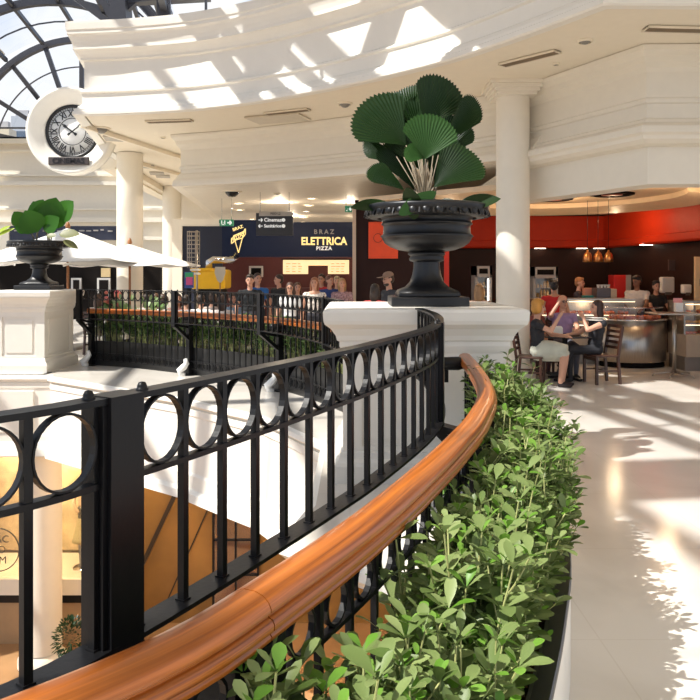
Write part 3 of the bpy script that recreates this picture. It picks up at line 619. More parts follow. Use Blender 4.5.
# ---------------------------------------------------------------- balustrades
ZF, ZB, ZR = 1.48, .93, 1.037
def balustrade(label, path, rail, post_ds, d0, d1, spacing, z_low=True, ring_sides=20, group='black ring balustrades', det=True, strut=True):
    A = Arc(path); o = thing('ring_balustrade', label, 'railing', (0, 0, 0), 0, group); B = Arc(rail)
    pts = [A.at(d0+(d1-d0)*i/90)[0] for i in range(91)]
    MB().sweep(pts, [(-.028, ZF-.014), (.028, ZF-.014), (.028, ZF), (-.028, ZF)]).build('top_rail', BLACK, o)
    MB().sweep(pts, [(-.014, ZF-.20), (.014, ZF-.20), (.014, ZF-.186), (-.014, ZF-.186)]).build('middle_rail', BLACK, o)
    MB().sweep(pts, [(-.038, ZB-.012), (.038, ZB-.012), (.038, ZB), (-.038, ZB)]).build('bottom_rail', BLACK, o)
    rp = None; bp = None; sp = spacing; cs = sorted([q for q in post_ds]); segs = [(a_+.062, b_-.062) for a_, b_ in zip(cs, cs[1:])]
    if cs[0]-d0 > .3: segs.insert(0, (d0, cs[0]-.062))
    if d1-cs[-1] > .3: segs.append((cs[-1]+.062, d1-.01))
    slots = []; bars = []
    for a_, b_ in segs:
        k_ = max(1, round((b_-a_)/spacing)); slots += [(a_+(b_-a_)*(i+.5)/k_, (b_-a_)/k_) for i in range(k_)]; bars += [a_+(b_-a_)*i/k_ for i in range(k_+1)]
    for d, sp in slots:
        p, t = A.at(d); ang = math.atan2(t.y, t.x)
        if True:
            R0_ = min(.078, sp*.47)
            if rp is None:
                m_ = MB(); vs = []; fs = []; S = 28
                for k in range(S):
                    a = 2*PI*k/S
                    for (rr, yy) in ((R0_, -.010), (R0_, .010), (R0_-.005, .010), (R0_-.005, -.010)): vs.append((rr*math.cos(a), yy, rr*1.075*math.sin(a)))
                for k in range(S):
                    for j in range(4): fs.append((k*4+j, k*4+(j+1) % 4, ((k+1) % S)*4+(j+1) % 4, ((k+1) % S)*4+j))
                m_.add(vs, fs); rp = m_.build('ring', BLACK, o); r_ = rp
            else: r_ = rp.copy(); COL.objects.link(r_)
            r_.location = (p.x, p.y, ZF-.102); r_.rotation_euler.z = ang; r_.parent = o
    for d in bars:
        p, t = A.at(d); ang = math.atan2(t.y, t.x)
        if True:
            if bp is None: m_ = MB(); m_.box(-.0098, .0098, -.0098, .0098, ZB, ZF-.014); m_.box(-.014, .014, -.014, .014, ZB, ZB+.004); bp = m_.build('baluster', BLACK, o); b_ = bp
            else: b_ = bp.copy(); COL.objects.link(b_)
            b_.location = (p.x, p.y, 0); b_.rotation_euler.z = ang; b_.parent = o
    pp_ = None
    for q in post_ds:
        p, t = A.at(q); ang = math.atan2(t.y, t.x); rq, rt = B.at(B.near(p)); nrm = (rq-p); L = nrm.length; a2 = math.atan2(nrm.y, nrm.x)
        e = empty('post', (p.x, p.y, 0), ang); e.parent = o
        m_ = MB(); m_.box(-.048, .048, -.038, .038, ZB-.06, ZF+.002); m_.box(-.060, -.046, -.025, .045, ZB-.01, ZF-.016)
        m_.build('post_shaft', BLACK, e)
        for s_ in (-1, 1): m_ = MB(); m_.lathe([(.015, ZF), (.015, ZF+.003), (.012, ZF+.005), (.012, ZF+.010), (.008, ZF+.018), (0, ZF+.020)], 12, (s_*.078, -.0, 0)); m_.build('bolt', CHROME if False else BLACK, e)
        if strut:
            Mx = Matrix.Rotation(a2-ang, 4, 'Z'); m_ = MB()
            m_.bar(Mx @ Vector((-.02, 0, ZB-.03)), Mx @ Vector((L*.98, 0, ZB-.10)), .11, .035); m_.bar(Mx @ Vector((0, 0, ZB-.05)), Mx @ Vector((L, 0, ZB-.32)), .08, .05)
            m_.build('strut', BLACK, e)
    return o, A, B
def lower_fence(label, rail, post_ds, d0, d1, spacing=.165, group='low railings under the wooden handrails', bolts=True):
    B = Arc(rail); o = thing('low_railing', label, 'railing', (0, 0, 0), 0, group); pts = [B.at(d0+(d1-d0)*i/90)[0] for i in range(91)]
    MB().sweep(pts, [(-.04, ZR-.03), (.04, ZR-.03), (.04, ZR-.015), (-.04, ZR-.015)]).build('top_bar', BLACK, o)
    m_ = MB()
    for z in (ZR-.16, .24, .10): m_.sweep(pts, [(-.012, z), (.012, z), (.012, z+.012), (-.012, z+.012)])
    m_.build('cross_bars', BLACK, o)
    n = int((d1-d0)/spacing); sp = (d1-d0)/n; bp = rp = None
    for i in range(n+1):
        p, t = B.at(d0+sp*i); ang = math.atan2(t.y, t.x)
        if bp is None: m_ = MB(); m_.box(-.009, .009, -.009, .009, .10, ZR-.03); bp = m_.build('baluster', BLACK, o); b_ = bp
        else: b_ = bp.copy(); COL.objects.link(b_)
        b_.location = (p.x, p.y, 0); b_.rotation_euler.z = ang; b_.parent = o
    for row, z in ((0, ZR-.095), (1, .176)):
        rp = None
        for i in range(n):
            p, t = B.at(d0+sp*(i+.5)); ang = math.atan2(t.y, t.x)
            if rp is None:
                m_ = MB(); vs = []; fs = []; S = 16; R0_ = .056
                for k in range(S):
                    a = 2*PI*k/S
                    for (rr, yy) in ((R0_, -.008), (R0_, .008), (R0_-.007, .008), (R0_-.007, -.008)): vs.append((rr*math.cos(a), yy, rr*math.sin(a)))
                for k in range(S):
                    for j in range(4): fs.append((k*4+j, k*4+(j+1) % 4, ((k+1) % S)*4+(j+1) % 4, ((k+1) % S)*4+j))
                m_.add(vs, fs); rp = m_.build('ring' if row == 0 else 'foot_ring', BLACK, o); r_ = rp
            else: r_ = rp.copy(); COL.objects.link(r_)
            r_.location = (p.x, p.y, z); r_.rotation_euler.z = ang; r_.parent = o
    for q in post_ds:
        p, t = B.at(q); e = MB().box(-.045, .045, -.045, .045, 0, ZR-.03).box(-.08, .08, -.08, .08, 0, .02).build('post', BLACK, o); e.location = (p.x, p.y, 0); e.rotation_euler.z = math.atan2(t.y, t.x)
    return o
def handrail(label, rail, d0, d1, cuts, z=ZR, s=1.0):
    B = Arc(rail); o = thing('wooden_handrail', label, 'handrail', (0, 0, 0), 0, 'wooden handrails')
    prof = [(-.034, -.012), (-.048, 0), (-.052, .012), (-.056, .026), (-.050, .038), (-.053, .046), (-.052, .060), (-.040, .076), (-.018, .085), (.010, .085), (.030, .079), (.043, .068), (.049, .055), (.049, .048), (.042, .043), (.042, .039), (.052, .035), (.057, .026), (.056, .014), (.047, .008), (.047, .004), (.051, 0), (.049, -.008), (.036, -.012)]
    prof = [(a*s, z-.015+b*s) for a, b in prof]; cl = [d0]+cuts+[d1]
    for a, b in zip(cl, cl[1:]):
        n = max(4, int((b-a)/.07)); pts = [B.at(a+.0015+(b-a-.003)*i/n)[0] for i in range(n+1)]
        seg = MB().sweep(pts, prof, smooth=True).build('rail_length', RAILW, o)
        me = seg.data; uv = me.uv_layers.new(name='UVMap'); m = len(prof); co = [v.co for v in me.vertices]
        for poly in me.polygons:
            for li in poly.loop_indices:
                vi = me.loops[li].vertex_index; uv.data[li].uv = ((a+(b-a)*(vi//m)/n), (vi % m)/m if (vi % m) < m-1 or True else 1)
        md = seg.modifiers.new('edge', 'EDGE_SPLIT'); md.split_angle = R_(50)
    return o
AF = Arc(FENCE); AR = Arc(RAIL)
dA = AF.near((-.548, 1.665))+.035; dB = AF.near((.50, 4.25)); dC = AF.near((-2.3, 0))
balustrade('tall black ring balustrade curving away along the near side of the void', FENCE, RAIL, [dC, dA, dB], .2, AF.len-.02, .165)
ra, rb, rc = AR.near(tuple(AF.at(dA)[0]+Vector((.3, -.14)))), AR.near(tuple(AF.at(dB)[0]+Vector((.33, -.06)))), AR.near((-2.2, -.28))
lower_fence('low black railing beneath the near curved wooden handrail', RAIL, [rc, ra, rb], 1.2, AR.len-.05)
handrail('polished orange brown wooden handrail sweeping up from the bottom left corner beside the shrubs', RAIL, .3, AR.len-.02, [AR.near((-.21, 1.53)), AR.near((.86, 4.9))])
AFF = Arc(FARF); AFR = Arc(FARR)
fpd = [.10, AFF.near((-3.0, 12.85)), AFF.near((-1.32, 11.1)), AFF.near((-.3, 9.0))]
balustrade('tall black ring balustrade on the far side of the void between the pedestals', FARF, FARR, fpd, .05, AFF.len-.05, .17)
lower_fence('low black railing beneath the far wooden handrail', FARR, [max(.05, AFR.near(tuple(AFF.at(q)[0]))) for q in fpd], .05, AFR.len-.05)
handrail('long reddish wooden handrail across the void, in front of the food court crowd', FARR, .02, AFR.len-.02, [])
SCR = mat('white_scroll', (.8, .8, .78), .4)
for k, q in enumerate(fpd[:3]):
    p, t = AFR.at(max(.05, AFR.near(tuple(AFF.at(q)[0])))); n_ = Vector((t.y, -t.x)); c_ = p+n_*.13
    m_ = MB(); m_.tube([(c_.x+.03, c_.y, .30), (c_.x+.05, c_.y, .22), (c_.x, c_.y, .15), (c_.x-.07, c_.y, .09), (c_.x-.05, c_.y, .03), (c_.x+.03, c_.y, .02)], [.03, .05, .06, .06, .05, .03], 8)
    tag(m_.build('scroll_ornament', SCR), ['white scroll ornament at the foot of the post beside the left pedestal', 'white scroll ornament at the foot of the second far post, under the white umbrella edge', 'white scroll ornament at the foot of the third far post'][k], 'ornament', 'white scroll ornaments')
def spot(label, p, d, z, rz, cat='spotlight'):
    o = thing('spotlight', label, cat, (p[0], p[1], z), rz, 'railing spotlights'); m_ = MB(); m_.tube([(-.13, 0, .05), (-.10, 0, .05), (.10, 0, .05), (.14, 0, .05)], [.035, .05, .055, .04], 12); m_.build('housing', BLACK, o)
    m_ = MB(); m_.bar((0, 0, .05), (0, 0, -.10), .03); m_.build('bracket', BLACK, o); return o
for k, q in enumerate(fpd[1:3]):
    p, t = AFR.at(AFR.near(tuple(AFF.at(q)[0]))); n_ = Vector((t.y, -t.x)); spot(['small black spotlight on the second far post at handrail height', 'small black spotlight on the third far post at handrail height'][k], p+n_*.10+t*.12, 0, .93, .5)
p, t = AR.at(AR.near((.93, 5.9))); spot('small black spotlight by the upper end of the near wooden handrail', (p.x-.16, 6.02), 0, .99, 0)

# ---------------------------------------------------------------- planters
PLB = mat('planter_black', (.016, .016, .016), .35); SOILM = MATS['soil']
MULCH = mat('bark_mulch', (.10, .045, .025), .8, var=.5, vscale=14, bump=.4)
def planter(label, rail, d0, d1, h=.45, w=.46, side=1, white=True, n=60):
    B = Arc(rail); pts = [B.at(d0+(d1-d0)*i/n)[0] for i in range(n+1)]; o = thing('planter', label, 'planter', (0, 0, 0)); s = side
    i0, i1 = .055*s, w*s
    MB().sweep(pts, [(i0, .0), (i0+.02*s, .0), (i0+.02*s, h), (i0, h)]).build('inner_wall', PLB, o)
    MB().sweep(pts, [(i1-.075*s, h-.10), (i1-.075*s, h-.01), (i1-.06*s, h), (i1-.005*s, h), (i1, h-.008), (i1, h-.03), (i1-.05*s, h-.10)]).build('rim', PLB, o)
    MB().sweep(pts, [(i1-.06*s, 0), (i1-.004*s, 0), (i1-.004*s, h-.03), (i1-.06*s, h-.03)]).build('outer_wall', WHITE if white else PLB, o)
    MB().sweep(pts, [(i0+.02*s, .0), (i1-.06*s, .0), (i1-.06*s, h-.14), (i0+.02*s, h-.14)]).build('soil_fill', SOILM, o)
    return o, B
NP0, NP1 = 1.2, AR.len-.02
planter('long curved planter with black rim full of green shrubs beside the near handrail', RAIL, NP0, NP1, .45, .425)
planter('long black planter full of shrubs behind the far handrail', FARR, .02, AFR.len-.05, .48, .5, -1, False)
ml = MB(); rnd = random.Random(3)
for k in range(1500):
    d = rnd.uniform(NP0+.3, NP1-.1); o_ = rnd.uniform(.09, .34); p, t = AR.at(d)
    if p.y < .2: continue
    n_ = Vector((t.y, -t.x)); c_ = p+n_*o_; s_ = rnd.uniform(.012, .03); Mx = Matrix.Translation((c_.x, c_.y, .315+rnd.uniform(0, .03))) @ Matrix.Rotation(rnd.uniform(0, 6), 4, 'Z') @ Matrix.Rotation(rnd.uniform(-.7, .7), 4, 'X')
    ml.add([Mx @ Vector(v) for v in ((-s_, -s_*.7, -s_*.4), (s_, -s_*.5, -s_*.4), (s_*.7, s_*.7, -s_*.4), (-s_*.8, s_*.6, -s_*.4), (-s_*.7, -s_*.5, s_*.4), (s_*.7, -s_*.4, s_*.5), (s_*.5, s_*.5, s_*.4), (-s_*.6, s_*.4, s_*.3))], [(3, 2, 1, 0), (4, 5, 6, 7), (0, 1, 5, 4), (1, 2, 6, 5), (2, 3, 7, 6), (3, 0, 4, 7)])
tag(ml.build('bark_mulch', MULCH, fix=False), 'brown bark chips on the soil of the near planter', 'mulch', kind='stuff')
# shrubs: stems with whorls of thick paddle leaves
LEAF = leafmat('shrub_leaf', (.085, .14, .03), (.27, .34, .13), .42, .2); NEWL = leafmat('shrub_new_leaf', (.13, .30, .03), (.22, .40, .07), .38, .35)
STEM = mat('shrub_stem', (.42, .44, .17), .5, var=.3); LEAFD = leafmat('far_shrub_leaf', (.05, .11, .03), (.15, .24, .08), .45, .2)
def paddle(mb, b, d, L, w, up, rnd_):
    d = d.normalized(); n = (up-d*up.dot(d)); n = n.normalized() if n.length > 1e-3 else Vector((1, 0, 0)); s = d.cross(n); vs = []; T = (0, .18, .42, .68, .88, 1.0); Wd = (.06, .30, .78, 1.0, .72, .03); cu = rnd_.uniform(-.05, .35)
    for t, q in zip(T, Wd):
        c_ = b+d*(L*t)-n*(cu*L*t*t); vs += [c_+s*(w/2*q)+n*(w*.10*q), c_, c_-s*(w/2*q)+n*(w*.10*q)]
    mb.add(vs, [f_ for i in range(5) for f_ in ((i*3, i*3+1, i*3+4, i*3+3), (i*3+1, i*3+2, i*3+5, i*3+4))], True)
def shrub(seed, H=.70, ns=6, leafL=.075, nw=6, far=False):
    r = random.Random(seed); S = MB(); Lf = MB(); Nf = MB()
    for k in range(ns):
        a = r.uniform(0, 2*PI); lean = r.uniform(.02, .20)*H*1.3; h = H*r.uniform(.72, 1.08); b = Vector((r.uniform(-.07, .07), r.uniform(-.07, .07), 0)); top = b+Vector((math.cos(a)*lean, math.sin(a)*lean, h))
        mid = b.lerp(top, .5)+Vector((r.uniform(-.04, .04), r.uniform(-.04, .04), 0)); P = catmull([b, mid, top], 5)
        S.tube(P, [.0055-.003*i/len(P) for i in range(len(P))], 5, caps=False)
        br = [(P, 1.0)]
        for j in range(2 if not far else 1):
            q = P[r.randint(3, len(P)-3)]; a2 = r.uniform(0, 2*PI); e = q+Vector((math.cos(a2)*.09, math.sin(a2)*.09, r.uniform(.06, .18))); Q = [q, q.lerp(e, .5)+Vector((0, 0, -.01)), e]; S.tube(Q, .003, 4, caps=False); br.append((Q, .8))
        for (Q, sc) in br:
            nn = nw if sc == 1.0 else 2
            for i in range(nn):
                t = (.50+.50*i/(nn-1)) if sc == 1.0 else (.6+.4*i); j = min(len(Q)-1, int(t*(len(Q)-1))); c_ = Q[j]; tip = (t > .95); m = (3 if not tip else 4)+(r.random() < .4)
                if sc == 1.0 and t < .55 and r.random() < .45: continue
                a0 = r.uniform(0, 6)
                for q_ in range(m):
                    a3 = a0+q_*2*PI/m+r.uniform(-.3, .3); el = r.uniform(.1, .75) if not tip else r.uniform(.35, 1.15); d = Vector((math.cos(a3)*math.cos(el), math.sin(a3)*math.cos(el), math.sin(el)))
                    L = leafL*r.uniform(.65, 1.25)*(.75 if tip else 1); new = tip and r.random() < .3
                    paddle(Nf if new else Lf, c_+d*.006, d, L*(.8 if new else 1), L*r.uniform(.36, .54), Vector((r.uniform(-.2, .2), r.uniform(-.2, .2), 1)), r)
    return S, Lf, Nf
def shrub_obj(seed, label, group, far=False, **kw):
    S, Lf, Nf = shrub(seed, far=far, **kw); o = thing('leafy_shrub', label, 'shrub', (0, 0, 0), 0, group); S.build('stems', STEM, o, fix=False); Lf.build('leaves', LEAFD if far else LEAF, o, fix=False)
    if Nf.v: Nf.build('young_leaves', NEWL if not far else LEAF, o, fix=False)
    return o
GL = 'green shrub with paddle shaped leaves filling the planter along the near wooden handrail'
protos = [shrub_obj(100+i, GL, 'shrubs in the near planter', ns=6, nw=5, H=.72, leafL=.100) for i in range(5)]
rnd = random.Random(11); usedp = set(); d = AR.near((-1.0, .70)); k = 0
while d < NP1-.12:
    for row in (.14, .25, .33):
        p, t = AR.at(d+rnd.uniform(-.04, .04))
        if p.y < 3.6: row = .06+row*.66
        n_ = Vector((t.y, -t.x)); c_ = p+n_*(row+rnd.uniform(-.02, .02)); i = rnd.randrange(5)
        if c_.y > 6.15: continue
        if i not in usedp: o = protos[i]; usedp.add(i)
        else: o = copy_tree(protos[i])
        sc = rnd.uniform(.76, .98)*(1 if row < .26 else .88); 
        if c_.y > 4.6: sc *= 1.12
        if c_.y < 2.1: sc *= .97 if c_.y > 1.1 else .84
        o.location = (c_.x, c_.y, .30); o.rotation_euler.z = rnd.uniform(0, 6.28); o.scale = (sc, sc, sc); k += 1
    d += .15
GF = 'small leafed green shrub in the black planter across the void'
protos = [shrub_obj(200+i, GF, 'shrubs in the far planter', far=True, ns=7, nw=5, H=.62, leafL=.10) for i in range(3)]
usedp = set(); d = .12
while d < AFR.len-.3:
    for row in (-.17, -.36):
        p, t = AFR.at(d+rnd.uniform(-.04, .04)); n_ = Vector((t.y, -t.x)); c_ = p+n_*(row+rnd.uniform(-.03, .03)); i = rnd.randrange(3)
        if i not in usedp: o = protos[i]; usedp.add(i)
        else: o = copy_tree(protos[i])
        sc = rnd.uniform(.85, 1.12); o.location = (c_.x, c_.y, .33); o.rotation_euler.z = rnd.uniform(0, 6.28); o.scale = (sc, sc, sc)
    d += .19
# ---------------------------------------------------------------- level below, seen through the railing
ZL = -5.3; SWZ = -4.5
LFLOOR = mat('lower_floor_tan', (.34, .20, .10), .25, var=.1, vscale=1.5)
struct(MB().slab([(-14.5, -6), (8, -6), (8, 22), (-14.5, 22)], ZL-.2, ZL).build('floor_lower', LFLOOR))
LW = mat('lower_wall_amber', (.26, .135, .035), .4, var=.3, vscale=.8)
struct(MB().box(-4.25, 8, 15.2, 15.4, ZL, -1.41).build('wall_lower', LW))
struct(MB().box(-14.5, -4.25, 17.0, 17.2, ZL, -1.41).build('wall_lower_shop', mat('shop_beige', (.55, .40, .24), .5)))
m_ = MB(); m_.bar((-4.75, 15.12, ZL), (-3.0, 15.12, -1.55), .10, .08); m_.bar((-3.55, 15.12, -1.5), (-3.55, 15.12, -2.7), .04); m_.bar((-3.9, 15.12, ZL), (-2.7, 15.12, -2.6), .03)
m_.build('stair_brace', mat('dark_bronze', (.03, .018, .01), .4)); b_ = bpy.data.objects['stair_brace']; tag(b_, 'dark slanting bar against the amber wall of the level below', 'brace')
dr = tag(empty('glass_door', (-2.3, 15.1, ZL)), 'dark framed glass door in the amber wall of the level below', 'door')
m_ = MB()
for x in (-.45, .0, .45): m_.box(x-.02, x+.02, -.03, .03, 0, 2.36)
for z in (.02, 1.0, 1.7, 2.32): m_.box(-.45, .45, -.03, .03, z, z+.04)
m_.build('door_frame', BLACK, dr); MB().box(-.43, .43, -.005, .005, .05, 2.33).build('glass_pane', glass('lower_glass', (.8, .65, .45), .2), dr)
# shop window on the lower level with a dressed form
sw = tag(empty('shop_window', (-6.6, 14.4, SWZ)), 'lit shop window on the level below, behind the white column', 'shop window')
MB().box(-2.6, 2.3, -.1, .3, 0, .16).build('plinth', BLACK, sw); MB().box(-2.6, 2.3, -.06, 1.45, ZL-SWZ, 0).build('base_wall', mat('base_tan', (.40, .26, .14), .5), sw); MB().box(-2.6, 2.3, -.14, .3, .16, .46).build('sill', CREAM, sw); MB().box(-2.6, 2.3, .3, 1.4, .3, .4).build('display_floor', CREAM, sw); MB().box(-2.6, 2.3, -.06, -.04, .46, 3.05).build('window_glass', glass('shop_glass', (.98, .96, .9), .12), sw)
m_ = MB()
for x in (-2.6, 2.25): m_.box(x, x+.05, -.08, .0, .46, 3.05)
m_.build('window_frame', BLACK, sw)
MB().box(-2.6, 2.3, 1.4, 1.45, .46, 3.05).build('back_panel', mat('shop_print', (.62, .46, .27), .6, var=.35, vscale=2.2), sw)
text('OAC\nDO\nSEM', .20, mat('decal_grey', (.12, .10, .08), .5), sw, 'window_lettering', (-.13+(-6.6+6.6), -.075, 1.0), ext=.002)
m_ = MB(); m_.lathe([(.40, 0), (.42, 0), (.42, .01), (.40, .01)], 40, M=Matrix.Translation((-.13, -.07, 1.0)) @ FX); m_.build('decal_ring', MATS['decal_grey'], sw)
mq = thing('mannequin', 'shop mannequin in a sand coloured skirt and black belt, inside the lower window', 'mannequin', (-5.28, 15.0, SWZ+.40)); SK = mat('mannequin_skin', (.75, .55, .38), .4)
m_ = MB(); m_.sweep([], []) if False else None
m_ = MB(); m_.lathe([(.15, 1.02), (.17, .95), (.25, .62), (.27, .55), (.25, .55)], 24); m_.build('skirt', mat('sand_cloth', (.50, .42, .22), .8, bump=.5, bscale=8), mq)
m_ = MB(); m_.lathe([(.12, 1.0), (.155, 1.02), (.155, 1.22), (.13, 1.24)], 24); m_.build('belt', BLK, mq)
m_ = MB(); m_.lathe([(.11, 1.2), (.15, 1.32), (.19, 1.55), (.17, 1.62), (.06, 1.66), (.05, 1.75)], 20); m_.sph((0, 0, 1.86), (.08, .1, .12), 12); m_.build('torso', SK, mq)
for s_ in (-1, 1): MB().tube([(s_*.09, 0, .60), (s_*.09, -.01, .35), (s_*.09, 0, .08), (s_*.09, -.09, .03)], [.07, .055, .04, .035], 10).build('leg', mat('grey_legging', (.25, .25, .27), .5), mq)
for s_ in (-1, 1): MB().tube([(s_*.19, 0, 1.54), (s_*.25, -.02, 1.30), (s_*.10, -.17, 1.16)], [.045, .038, .03], 8).build('arm', SK, mq)
MB().lathe([(0, 0), (.25, 0), (.25, .02), (0, .02)], 24).build('base', CHROME, mq)
o = thing('round_column', 'white round column on the level below, under the left pedestal', 'column', (-5.6, 13.65, ZL), 0, 'round columns'); MB().lathe([(.34, .25), (.34, 3.9)], 40).build('shaft', CREAM, o); MB().lathe([(.42, 0), (.42, .12), (.36, .18), (.32, .25)], 40).build('column_base', CREAM, o)
o = thing('potted_bush', 'small dark bush on the level below, right of the white column', 'plant', (-4.80, 12.9, ZL)); MB().lathe([(.16, 0), (.22, .4), (.19, .4), (.15, .3)], 20).build('pot', BLACK, o)
m_ = MB(); r = random.Random(5)
for k in range(500):
    v = Vector((r.gauss(0, 1), r.gauss(0, 1), r.gauss(0, 1))).normalized(); c_ = Vector((0, 0, .78))+Vector((v.x*.28, v.y*.28, v.z*.36))*r.uniform(.7, 1); ov_leaf(m_, c_, c_+v*.07, .04, Vector((0, 0, 1)), n=3)
m_.tube([(0, 0, .3), (0, 0, .7)], .02, 6); m_.build('foliage', leafmat('dark_bush', (.008, .025, .008), (.02, .05, .015)), o, fix=False)
for (x, y, e, c_) in ((-2.5, 12.8, 130, (1, .72, .42)), (.5, 12.8, 120, (1, .72, .42)), (-6.6, 15.1, 110, (1, .85, .6)), (-5.3, 14.7, 50, (1, .85, .6))): lamp('lower_downlight', (x, y, -1.65), e, .15, c_)
# ---------------------------------------------------------------- food court: navy pizza shop
def yf(Y): return HOR+CAM_Z*F/Y-.01
def bx(name, x0, y0, x1, y1, Y, d, m, parent=None, bev=0):
    """box from the picture-space size of its front face at distance Y, with real depth d behind it"""
    a = at(x0, y0, Y); b = at(x1, y1, Y); m_ = MB()
    if bev: m_.bbox(a.x, b.x, Y, Y+d, b.z, a.z, bev)
    else: m_.box(a.x, b.x, Y, Y+d, b.z, a.z)
    return m_.build(name, m, parent)
shop = tag(empty('pizza_shop_front'), 'navy pizza shop front with a lit yellow name sign over its counter', 'shop front')
GOLD = mat('sign_gold', (.95, .75, .28), .4, emit=(1, .80, .36), estr=.55); GREYT = mat('sign_grey', (.30, .29, .28), .4); WHT = mat('sign_white', (.8, .8, .78), .4, emit=(1, 1, .95), estr=.35)
YS = 24.0
bx('fascia_panel', 222, 222, 355, 257, YS, .3, NAVY, shop)
bx('side_panel', 182, 226, 222, yf(YS+1), YS+1.0, .2, mat('navy_dark', (.010, .014, .035), .5), shop)
bx('door_frame', 172, 219, 182, yf(YS+.9), YS+.9, .4, CREAM, shop); bx('lintel', 182, 219, 222, 226, YS+.9, .4, CREAM, shop)
bx('upper_panel', 219, 220, 262, 223, YS-.02, .3, NAVY, shop)
q = at(324, 241.5, YS); text('ELETTRICA', .345, GOLD, shop, 'lettering', (q.x, YS-.03, q.z), bold=.010, ext=.02, sx=.86)
q = at(324, 232, YS); text('BRAZ', .20, GREYT, shop, 'lettering', (q.x, YS-.02, q.z), bold=.004, sp=1.5)
q = at(324, 248.5, YS); text('PIZZA', .16, WHT, shop, 'lettering', (q.x, YS-.02, q.z), bold=.006, sp=1.2)
# pizza slice emblem
q = at(238, 238, YS); m_ = MB()
sl = [(-.14, .12), (.20, .26), (.02, -.42)]
for a, b in zip(sl, sl[1:]+sl[:1]): m_.bar((q.x+a[0], YS-.03, q.z+a[1]-.05), (q.x+b[0], YS-.03, q.z+b[1]-.05), .028, .02, up=Vector((0, 1, 0)))
m_.tube([(q.x-.20, YS-.04, q.z-.02), (q.x-.05, YS-.04, q.z+.10), (q.x+.15, YS-.04, q.z+.14), (q.x+.24, YS-.04, q.z+.30)], .018, 6); m_.tube([(q.x-.20, YS-.04, q.z-.18), (q.x-.05, YS-.04, q.z-.06), (q.x+.15, YS-.04, q.z+.0), (q.x+.24, YS-.04, q.z+.12)], .018, 6)
m_.tube([(q.x-.20, YS-.04, q.z-.02), (q.x-.20, YS-.04, q.z-.18)], .018, 6); m_.tube([(q.x+.24, YS-.04, q.z+.30), (q.x+.24, YS-.04, q.z+.12)], .018, 6)
m_.build('slice_emblem', GOLD, shop); tx = text('PIZZA', .13, GOLD, shop, 'emblem_lettering', (q.x-.01, YS-.05, q.z+.02), bold=.004); tx.rotation_euler = (PI/2, -.5, 0)
tx = text('BRAZ', .14, GOLD, shop, 'emblem_lettering', (q.x, YS-.05, q.z+.31), bold=.004); tx.rotation_euler = (PI/2, -.35, 0)
bx('back_wall', 222, 250, 356, yf(YS+3.5), YS+3.5, .2, MAROON, shop)
bx('counter', 262, 288, 345, yf(YS+1.2), YS+1.2, .5, MAROON, shop)
LIT = mat('menu_glow', (.9, .66, .36), .5, emit=(1, .70, .36), estr=1.0)
mb_ = thing('menu_board', 'glowing amber menu board with a notch, hung under the name sign', 'menu board', (0, 0, 0))
bx('panel', 283, 260, 308, 274, YS+1.5, .1, LIT, mb_); bx('panel', 308, 260, 328, 265.5, YS+1.5, .1, LIT, mb_); bx('panel', 328, 260, 349, 274, YS+1.5, .1, LIT, mb_); bx('casing', 281.5, 258.5, 350.5, 260, YS+1.45, .2, BLACK, mb_)
m_ = MB(); r = random.Random(2)
for (x0, x1) in ((286, 304), (331, 346)):
    for j in range(4):
        for k in range(3):
            a = at(x0+(x1-x0)*k/3, 264+j*2.6, YS+1.49); m_.box(a.x, a.x+r.uniform(.08, .16), YS+1.48, YS+1.5, a.z, a.z+.018)
m_.build('menu_lines', OAK, mb_)
o = thing('framed_picture', 'white framed dark picture on the maroon kitchen wall', 'picture', (0, 0, 0)); bx('frame', 249, 266, 263, 277, YS+2, .05, WHITE, o); bx('image', 251, 268, 261, 275.5, YS+1.97, .03, DARK, o)
ov = thing('pizza_oven', 'big yellow box oven with a silver flue pipe in the pizza kitchen', 'oven', (0, 0, 0)); YEL = mat('oven_yellow', (.72, .42, .008), .4)
bx('body', 191, 269.5, 225, 289, YS-1.5, 1.2, YEL, ov, .06); bx('base', 194, 289, 222, yf(YS-1.4), YS-1.4, 1.0, BLACK, ov); bx('top_lip', 190, 268, 212, 270.5, YS-1.55, 1.3, YEL, ov)
a = at(209, 269, YS-1); b = at(209, 262, YS-1); c_ = at(213, 260, YS-1); e = at(232, 260, YS-.6); g = at(236, 256, YS-.3); MB().tube([a, b, c_, e, g], .11, 12).build('flue_pipe', CHROME, ov)
pk = thing('pizza_peel', 'grey paddle shaped pizza peel standing before the yellow oven', 'peel', (0, 0, 0)); q = at(220, 273, YS-1.9)
m_ = MB(); m_.add([(q.x+dx*.14, q.y+dy, q.z+dz) for dy in (0, .03) for dx, dz in ((-1.05, .18), (1.05, .18), (1.15, 0), (.6, -.22), (0, -.30), (-.6, -.22), (-1.15, 0))], [(0, 1, 2, 3, 4, 5, 6), (13, 12, 11, 10, 9, 8, 7)]+[(i, (i+1) % 7, 7+(i+1) % 7, 7+i) for i in range(7)]); m_.build('blade', mat('peel_grey', (.42, .40, .36), .5), pk)
MB().tube([(q.x, q.y+.015, q.z-.28), (q.x, q.y+.015, .02)], .018, 6).build('handle', OAK, pk)
rk = thing('wire_rack_stand', 'tall chrome wire stand between the umbrella tip and the yellow oven', 'stand', (0, 0, 0)); m_ = MB(); p0 = at(197, 262, 21)
m_.tube([(p0.x, 21, 0), (p0.x, 21, 3.0)], .03, 8); 
for z in np.linspace(2.0, 2.95, 9): m_.lathe([(.17, z), (.18, z+.01), (.17, z+.02)], 12, (p0.x-.10, 21, 0))
for k in range(6): a = k*PI/3; m_.tube([(p0.x-.1+.17*math.cos(a), 21+.17*math.sin(a), 1.95), (p0.x-.1+.17*math.cos(a), 21+.17*math.sin(a), 2.98)], .012, 4)
